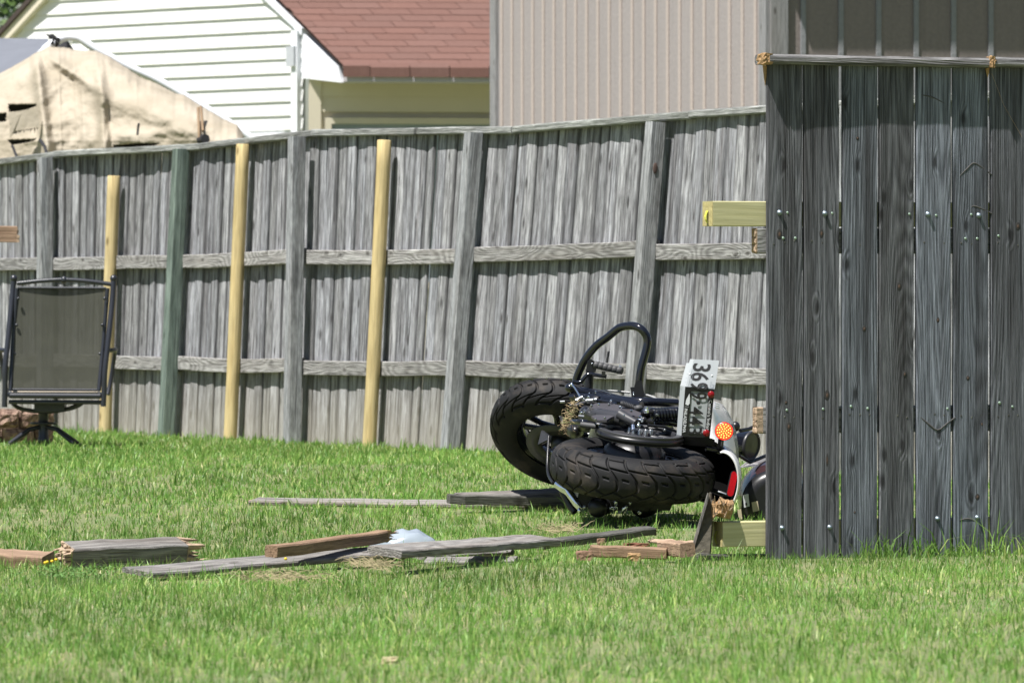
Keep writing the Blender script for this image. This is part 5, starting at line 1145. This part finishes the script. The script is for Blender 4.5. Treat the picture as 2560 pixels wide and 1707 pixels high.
# leaning snapped stub
sb_ = P(1747, 1392, 23.35); sb_.z = .0
stub = thing('post_stub', sb_, 'snapped leaning post stub with a raw splintered top beside the fence', 'post')
Zs = lambda x, y, dd=0.0: P(1640 + x / 4.61, 1060 + y / 4.61, 23.3 + dd)
mb = MB(); mb.prism([Zs(x, y, .0 + (1450 - y) * .00006) for x, y in ((400, 1490), (618, 1490), (634, 1240), (642, 1095), (648, 960), (652, 868), (634, 872), (626, 805), (612, 788), (594, 800), (520, 1050))], V((.008, .085, 0))); part('post_shaft', mb, plain('stub_wood', (.085, .075, .055), .9, var=.45, scale=55, bump=.6), stub)
mb = MB(); mb.prism([Zs(x, y, -.003) for x, y in ((400, 1480), (424, 1480), (612, 840), (600, 795))], V((0, .08, 0))); part('sunlit_edge', mb, M_debris, stub)  # sunlit left edge of the shaft, put in as a lighter strip
mb = MB(); R = random.Random(8); c0 = Zs(770, 1000, .05)
pts = [(640, 1095), (700, 1060), (770, 1080), (850, 1092), (885, 1000), (898, 920), (885, 872), (845, 880), (825, 868), (790, 872), (755, 850), (735, 838), (715, 880), (690, 900), (650, 880), (635, 960)]
front = [Zs(x, y, .02 + .03 * R.random()) for x, y in pts]; back = [Zs(x + 6, y - 3, .13) for x, y in pts]; n = len(pts)
inner = [Zs(770 + (x - 770) * .55, 975 + (y - 975) * .55, -.015 + .03 * R.random()) for x, y in pts]
mb.add(front + back + inner, [(i, (i + 1) % n, n + (i + 1) % n, n + i) for i in range(n)] + [(i, (i + 1) % n, 2 * n + (i + 1) % n, 2 * n + i) for i in range(n)] + [tuple(range(2 * n, 3 * n)), tuple(range(2 * n - 1, n - 1, -1))])
part('broken_face', mb, M_fresh, stub)
mb = MB()
for k in range(16):
    x = R.uniform(640, 880); y = R.uniform(870, 1060); q = Zs(x, y, R.uniform(-.01, .03)); d = V((R.gauss(.1, .25), R.gauss(-.3, .2), R.uniform(.4, 1))).normalized(); L = R.uniform(.01, .03); mb.tube([q - d * L * .3, q + d * L], [.0045, .0012], 4, smooth=False)
part('raw_splinters', mb, M_fresh2, stub)
# plastic bag
mb = MB(); a = G(1012, 1366, .03); R = random.Random(3); vs = []; nb = 26; mbn = 14
for j in range(mbn + 1):
    for i in range(nb):
        t = 2 * math.pi * i / nb; q = j / mbn * math.pi / 2; rx, rz = .135 * math.cos(q), .085 * math.sin(q) ** .8
        p = V((math.cos(t) * rx, math.sin(t) * rx * .7, rz)); k = .012 * noise.noise(p * 22) + .004 * noise.noise(p * 60 + V((3, 1, 2))); p *= 1 + k / max(p.length, .05); vs.append(a + p - V((0, 0, .02)))
mb.add(vs, [(j * nb + i, j * nb + (i + 1) % nb, (j + 1) * nb + (i + 1) % nb, (j + 1) * nb + i) for j in range(mbn) for i in range(nb)], True)
m, t, b, N, L = newmat('clear_plastic'); b.inputs['Base Color'].default_value = (.40, .46, .53, 1); b.inputs['Roughness'].default_value = .22; b.inputs['Transmission Weight'].default_value = .3; b.inputs['Specular IOR Level'].default_value = .7
solo('plastic_bag', mb, m, a, 'crumpled translucent plastic bag behind the grey boards', 'plastic bag')
FOOT.append((a - V((.1, 0, 0)), a + V((.1, 0, 0)), .07))
# small rubble of orange wood and soil
def lump(c, half, seed):
    mb = MB(); n = 4; ids = {}; vs = []; fs = []
    def vid(i, j, k):
        if (i, j, k) not in ids:
            p = V((i / n * 2 - 1, j / n * 2 - 1, k / n * 2 - 1)); p = p * (1 - .14 * max(0, p.length - 1)) * (1 + noise.noise(p * 1.9 + V((seed, 0, 0))) * .4 + noise.noise(p * 5 + V((0, seed, 0))) * .22)
            ids[i, j, k] = len(vs); vs.append(V(c) + V((p.x * half[0], p.y * half[1], p.z * half[2])))
        return ids[i, j, k]
    for a in range(n):
        for b in range(n):
            for e in (0, n):
                for q in (lambda a, b: (e, a, b), lambda a, b: (a, e, b), lambda a, b: (a, b, e)): fs.append((vid(*q(a, b)), vid(*q(a + 1, b)), vid(*q(a + 1, b + 1)), vid(*q(a, b + 1))))
    return mb.add(vs, fs)
M_soil = plain('red_soil', (.15, .06, .035), .95, var=.4, scale=90, bump=.8); M_rot = plain('rotten_wood', (.22, .13, .085), .9, var=.5, scale=70, bump=.7)
for (x, y, hf, m_, lab, nm) in ((1585, 1392, (.024, .016, .015), M_fresh, 'orange wood crumb in front of the reddish edging timber', 'wood_lump'), (1462, 1388, (.03, .016, .018), M_rot, 'brown rotten wood lump left of the reddish edging timber', 'wood_lump'), (1503, 1356, (.016, .012, .016), M_rot, 'small torn wood chunk just above the edging timber', 'wood_lump'), (1590, 1366, (.05, .03, .014), M_soil, 'mound of red soil behind the edging timber', 'soil_mound'), (975, 1650, (.020, .014, .009), M_hay, 'small tan lump lying alone in the foreground grass', 'dry_lump')):
    c = G(x, y, .03); solo(nm, lump(c, hf, x), m_, c, lab, 'debris')

# ---------------------------------------------------------------- weeds with yellow flowers by the snapped post
wl = thing('clover_patch', G(190, 1440, .0), 'low leafy weeds with tiny yellow flowers before the snapped post', 'plant')
mb = MB(); mf = MB(); R = random.Random(17)
for k in range(150):
    x = R.gauss(190, 70); y = R.uniform(1416, 1444); c = G(x, y, .03 + R.random() * .03); a = R.random() * 6.28
    for j in range(3):
        d = V((math.cos(a + j * 2.1), math.sin(a + j * 2.1), R.uniform(.1, .7))).normalized(); s = UP.cross(d).normalized() * R.uniform(.004, .007); L = R.uniform(.010, .017); mb.quad(c, c + d * L * .6 + s, c + d * L, c + d * L * .6 - s)
    mb.tube([c - V((0, 0, .05)), c], .001, 4)
for (x, y) in ((113, 1406), (140, 1398), (130, 1402), (714, 1396), (118, 1404)):
    mf.ball(G(x, y, .08), .006, .006, .005, 8, 5)
m, t, b, N, L = newmat('weed_leaf'); b.inputs['Base Color'].default_value = (.10, .20, .045, 1); b.inputs['Roughness'].default_value = .5
part('leaves', mb, m, wl)['kind'] = 'stuff'; part('flowers', mf, plain('yellow_petal', (.75, .50, .02), .6), wl)['kind'] = 'stuff'
wp = thing('broadleaf_weed', G(1010, 1408, 0), 'bright broad-leaved weed in front of the grey boards', 'plant'); mb = MB()
for k in range(26):
    c = G(R.gauss(1010, 16), R.uniform(1376, 1408), .05); a = R.random() * 6.28; d = V((math.cos(a), math.sin(a), R.uniform(.2, .9))).normalized(); s = UP.cross(d).normalized() * .010; L = R.uniform(.02, .034); mb.quad(c, c + d * L * .5 + s, c + d * L, c + d * L * .5 - s); mb.tube([V((c.x, c.y, 0)), c], .0012, 4)
part('leaves', mb, m, wp)['kind'] = 'stuff'

for (x, y, w_, n_, lab) in ((928, 1408, 34, 260, 'pale dry hay tuft in front of the long grey board'), (1400, 1322, 30, 150, 'brownish hay tuft on the lawn before the motorcycle'), (700, 1440, 60, 200, 'flattened straw patch in front of the long grey board')):
    mb = MB(); R = random.Random(x); c0 = G(x, y, .03)
    for k in range(n_):
        c = G(R.gauss(x, w_), y + R.gauss(0, 5), R.uniform(.015, .055)); a = R.random() * 6.28; L_ = R.uniform(.03, .08); d = V((math.cos(a), math.sin(a), R.gauss(0, .35))).normalized(); sd_ = UP * .0012
        m1 = c + d * L_ * .5 + V((0, 0, R.uniform(0, .012))); e1 = c + d * L_ - V((0, 0, R.uniform(0, .01))); mb.add([c - sd_, c + sd_, m1 + sd_, m1 - sd_, e1], [(0, 1, 2, 3), (3, 2, 4)])
    solo('hay_tuft', mb, M_hay, c0, lab, 'hay', kind='stuff')

# ---------------------------------------------------------------- grass blades
def vnoise(x, y, seed=0):
    r = np.random.default_rng(seed); g = r.random((64, 64)); xi = np.floor(x).astype(int); yi = np.floor(y).astype(int); fx = x - xi; fy = y - yi; fx = fx * fx * (3 - 2 * fx); fy = fy * fy * (3 - 2 * fy)
    a = g[xi % 64, yi % 64]; b = g[(xi + 1) % 64, yi % 64]; c = g[xi % 64, (yi + 1) % 64]; d = g[(xi + 1) % 64, (yi + 1) % 64]
    return (a * (1 - fx) + b * fx) * (1 - fy) + (c * (1 - fx) + d * fx) * fy
def grass():
    out = []
    # depth bands: density falls with distance
    for (y0, y1, den) in ((13.5, 18, 2700), (18, 22, 2600), (22, 26, 2600), (26, 31, 1900), (31, 37, 1500), (37, 47, 1000)):
        hw = .085 * y1 + 1.0; n = int((y1 - y0) * 2 * hw * den); out.append(np.stack([rng.uniform(-hw, hw, n), rng.uniform(y0, y1, n)], 1))
    p = np.concatenate(out)
    # blades gather in tufts
    nt_ = len(p) // 9; ctr = p[rng.integers(0, len(p), nt_)]; ti = rng.integers(0, nt_, len(p)); m_ = rng.random(len(p)) < .72; p[m_] = ctr[ti[m_]] + rng.normal(0, .016, (m_.sum(), 2))
    th_s = rng.uniform(.72, 1.30, nt_)[ti]; th_c = rng.normal(0, .16, nt_)[ti]; th_a = rng.uniform(0, 2 * np.pi, nt_)[ti]; th_s[~m_] = 1; th_c[~m_] = 0
    ex = np.stack([rng.uniform(.35, 1.45, 420), .03 + rng.gamma(1.5, .05, 420)], 1); ex = np.stack([N0.x + NR.x * ex[:, 0] + NFd.x * ex[:, 1], N0.y + NR.y * ex[:, 0] + NFd.y * ex[:, 1]], 1)
    p = np.concatenate([p, ex]); th_s = np.append(th_s, np.ones(420)); th_c = np.append(th_c, np.full(420, .25)); th_a = np.append(th_a, rng.uniform(0, 6.28, 420)); tall = np.zeros(len(p), bool); tall[-420:] = True
    x, y = p[:, 0], p[:, 1]
    # nothing grows beyond the grey fence or under lying timber
    side = (x - E0.x) * N2.x + (y - E0.y) * N2.y; keep = side > .01
    for a, b, hw in FOOT:
        d = np.array([b.x - a.x, b.y - a.y]); L2 = d @ d; t = np.clip(((x - a.x) * d[0] + (y - a.y) * d[1]) / L2, 0, 1); q = np.hypot(x - a.x - t * d[0], y - a.y - t * d[1]); keep &= q > hw * .62
    keep &= ~((np.abs((x - RC.x)) < .33) & (np.abs(y - RC.y) < .34) & (rng.random(len(x)) < .6))
    keep &= np.hypot(x - pc.x, y - pc.y) > .62
    un = (x - N0.x) * NR.x + (y - N0.y) * NR.y; mn = (x - N0.x) * NFd.x + (y - N0.y) * NFd.y
    keep &= ~((un > -.02) & (mn > -.002) & (mn < .021))
    x, y = x[keep], y[keep]; n = len(x); un, mn = un[keep], mn[keep]; th_s, th_c, th_a, tall = th_s[keep], th_c[keep], th_a[keep], tall[keep]
    tt = np.clip((y - 23.4) / 10.6, 0, 1); z = .03 + .12 * tt * tt * (3 - 2 * tt) - .008
    n1 = vnoise(x * 1.3 + 9, y * .55 + 3, 1); n2 = vnoise(x * 5 + 40, y * 2.2 + 30, 2); n3 = vnoise(x * .45 + 5, y * .22 + 5, 3)
    dry = np.clip((n1 * .45 + n2 * .3 + vnoise(x * 14, y * 6, 4) * .25 - .50) * 3.2, 0, 1)
    band = np.exp(-((y - 21.6) / .9) ** 2) * .48 + np.exp(-((y - 22.6 - x * .3) / .5) ** 2) * .15; dry = np.clip(dry + band * vnoise(x * 3 + 1, y * 2, 5) * 1.6, 0, 1)
    h = .018 + .016 * n2 + .010 * n3 + rng.gamma(2.0, .0065, n)
    h *= th_s; h += .06 * (rng.random(n) < .015) * rng.random(n)
    near = np.exp(-(np.abs(mn) / .09) ** 2) * (un > .05); h += near * (.03 * rng.random(n) + (.15 * (rng.random(n) < .16) * np.clip((un - .45) * 2, 0, 1)))
    farb = np.exp(-(((x - E0.x) * N2.x + (y - E0.y) * N2.y) / .15) ** 2); h += farb * .02 * rng.random(n)
    isdry = rng.random(n) < (.03 + .27 * dry)
    isdry &= ~tall; h[tall] = rng.uniform(.05, .12, tall.sum()) + .09 * (rng.random(tall.sum()) < .3)
    h[isdry] *= rng.uniform(.5, .95, isdry.sum())
    wdt = rng.uniform(.0018, .0046, n) * np.where(rng.random(n) < .06, 1.8, 1.0); wdt *= np.clip(y / 24, .85, 1.7)
    wdt[isdry] *= .65; wdt[tall] = rng.uniform(.004, .0075, tall.sum())
    az = np.where(rng.random(n) < .55, th_a + rng.normal(0, .7, n), rng.uniform(0, 2 * np.pi, n)); lean = np.abs(rng.normal(.62, .45, n)); lean[isdry] += rng.uniform(.1, .9, isdry.sum()); lean = np.clip(lean, 0, 1.35)
    dx, dy = np.cos(az), np.sin(az); fa = az + np.pi / 2 + rng.normal(0, .5, n); sx, sy = np.cos(fa) * wdt / 2, np.sin(fa) * wdt / 2
    def pt(f, ln, ws):
        r = h * f; cx_ = x + dx * np.sin(ln) * r; cy_ = y + dy * np.sin(ln) * r; cz_ = z + np.cos(ln) * r
        return np.stack([cx_ - sx * ws, cy_ - sy * ws, cz_], 1), np.stack([cx_ + sx * ws, cy_ + sy * ws, cz_], 1)
    a0, a1 = pt(0, lean * .5, 1.0); b0, b1 = pt(.55, lean * .7, .9); c0, _ = pt(1.0, lean * 1.15, 0.0)
    vs = np.stack([a0, a1, b0, b1, c0], 1).reshape(-1, 3); base = np.arange(n)[:, None] * 5
    tri = np.concatenate([base + np.array([[0, 1, 3]]), base + np.array([[0, 3, 2]]), base + np.array([[2, 3, 4]])], 1).reshape(-1, 3)
    # colour per blade
    g0 = np.array([.098, .222, .036]); g1 = np.array([.235, .392, .088]); dr = np.array([.60, .52, .29]); yl = np.array([.37, .45, .145])
    r = rng.random(n)[:, None]; mix = np.clip(n2 * .7 + (rng.random(n) - .5) * .8 + th_c, 0, 1)[:, None]
    col = g0 * (1 - mix) + g1 * mix; col = np.where(rng.random(n)[:, None] < .16, yl, col); col = np.where(isdry[:, None], dr * rng.uniform(.65, 1.2, n)[:, None], col)
    tone = vnoise(x * .8 + 3, y * .42 + 8, 12) * .6 + vnoise(x * 2.1 + 7, y * 1.1 + 1, 13) * .4; col = col * (.66 + .68 * tone[:, None]); cv = np.repeat(col, 5, 0); cv = np.concatenate([cv, np.ones((len(cv), 1))], 1)
    me = bpy.data.meshes.new('grass'); me.vertices.add(len(vs)); me.vertices.foreach_set('co', vs.ravel())
    me.loops.add(tri.size); me.loops.foreach_set('vertex_index', tri.ravel().astype(np.int32)); me.polygons.add(len(tri)); me.polygons.foreach_set('loop_start', np.arange(0, tri.size, 3, dtype=np.int32)); me.polygons.foreach_set('loop_total', np.full(len(tri), 3, dtype=np.int32)); me.update()
    at = me.color_attributes.new('tint', 'FLOAT_COLOR', 'POINT'); at.data.foreach_set('color', cv.ravel().astype(np.float32))
    m, t, b, N, L = newmat('grass_blade'); ca = N.new('ShaderNodeVertexColor'); ca.layer_name = 'tint'; L.new(ca.outputs[0], b.inputs['Base Color']); b.inputs['Roughness'].default_value = .42; b.inputs['Specular IOR Level'].default_value = .35
    tr = N.new('ShaderNodeBsdfTranslucent'); L.new(ca.outputs[0], tr.inputs[0]); ms = N.new('ShaderNodeMixShader'); ms.inputs[0].default_value = .42; L.new(b.outputs[0], ms.inputs[1]); L.new(tr.outputs[0], ms.inputs[2]); L.new(ms.outputs[0], N['Material Output'].inputs[0])
    me.materials.append(m); o = bpy.data.objects.new('grass', me); C.objects.link(o); o['kind'] = 'stuff'; o['label'] = 'mown lawn grass with dry tan patches'; o['category'] = 'grass'
    print('blades', n)
grass()
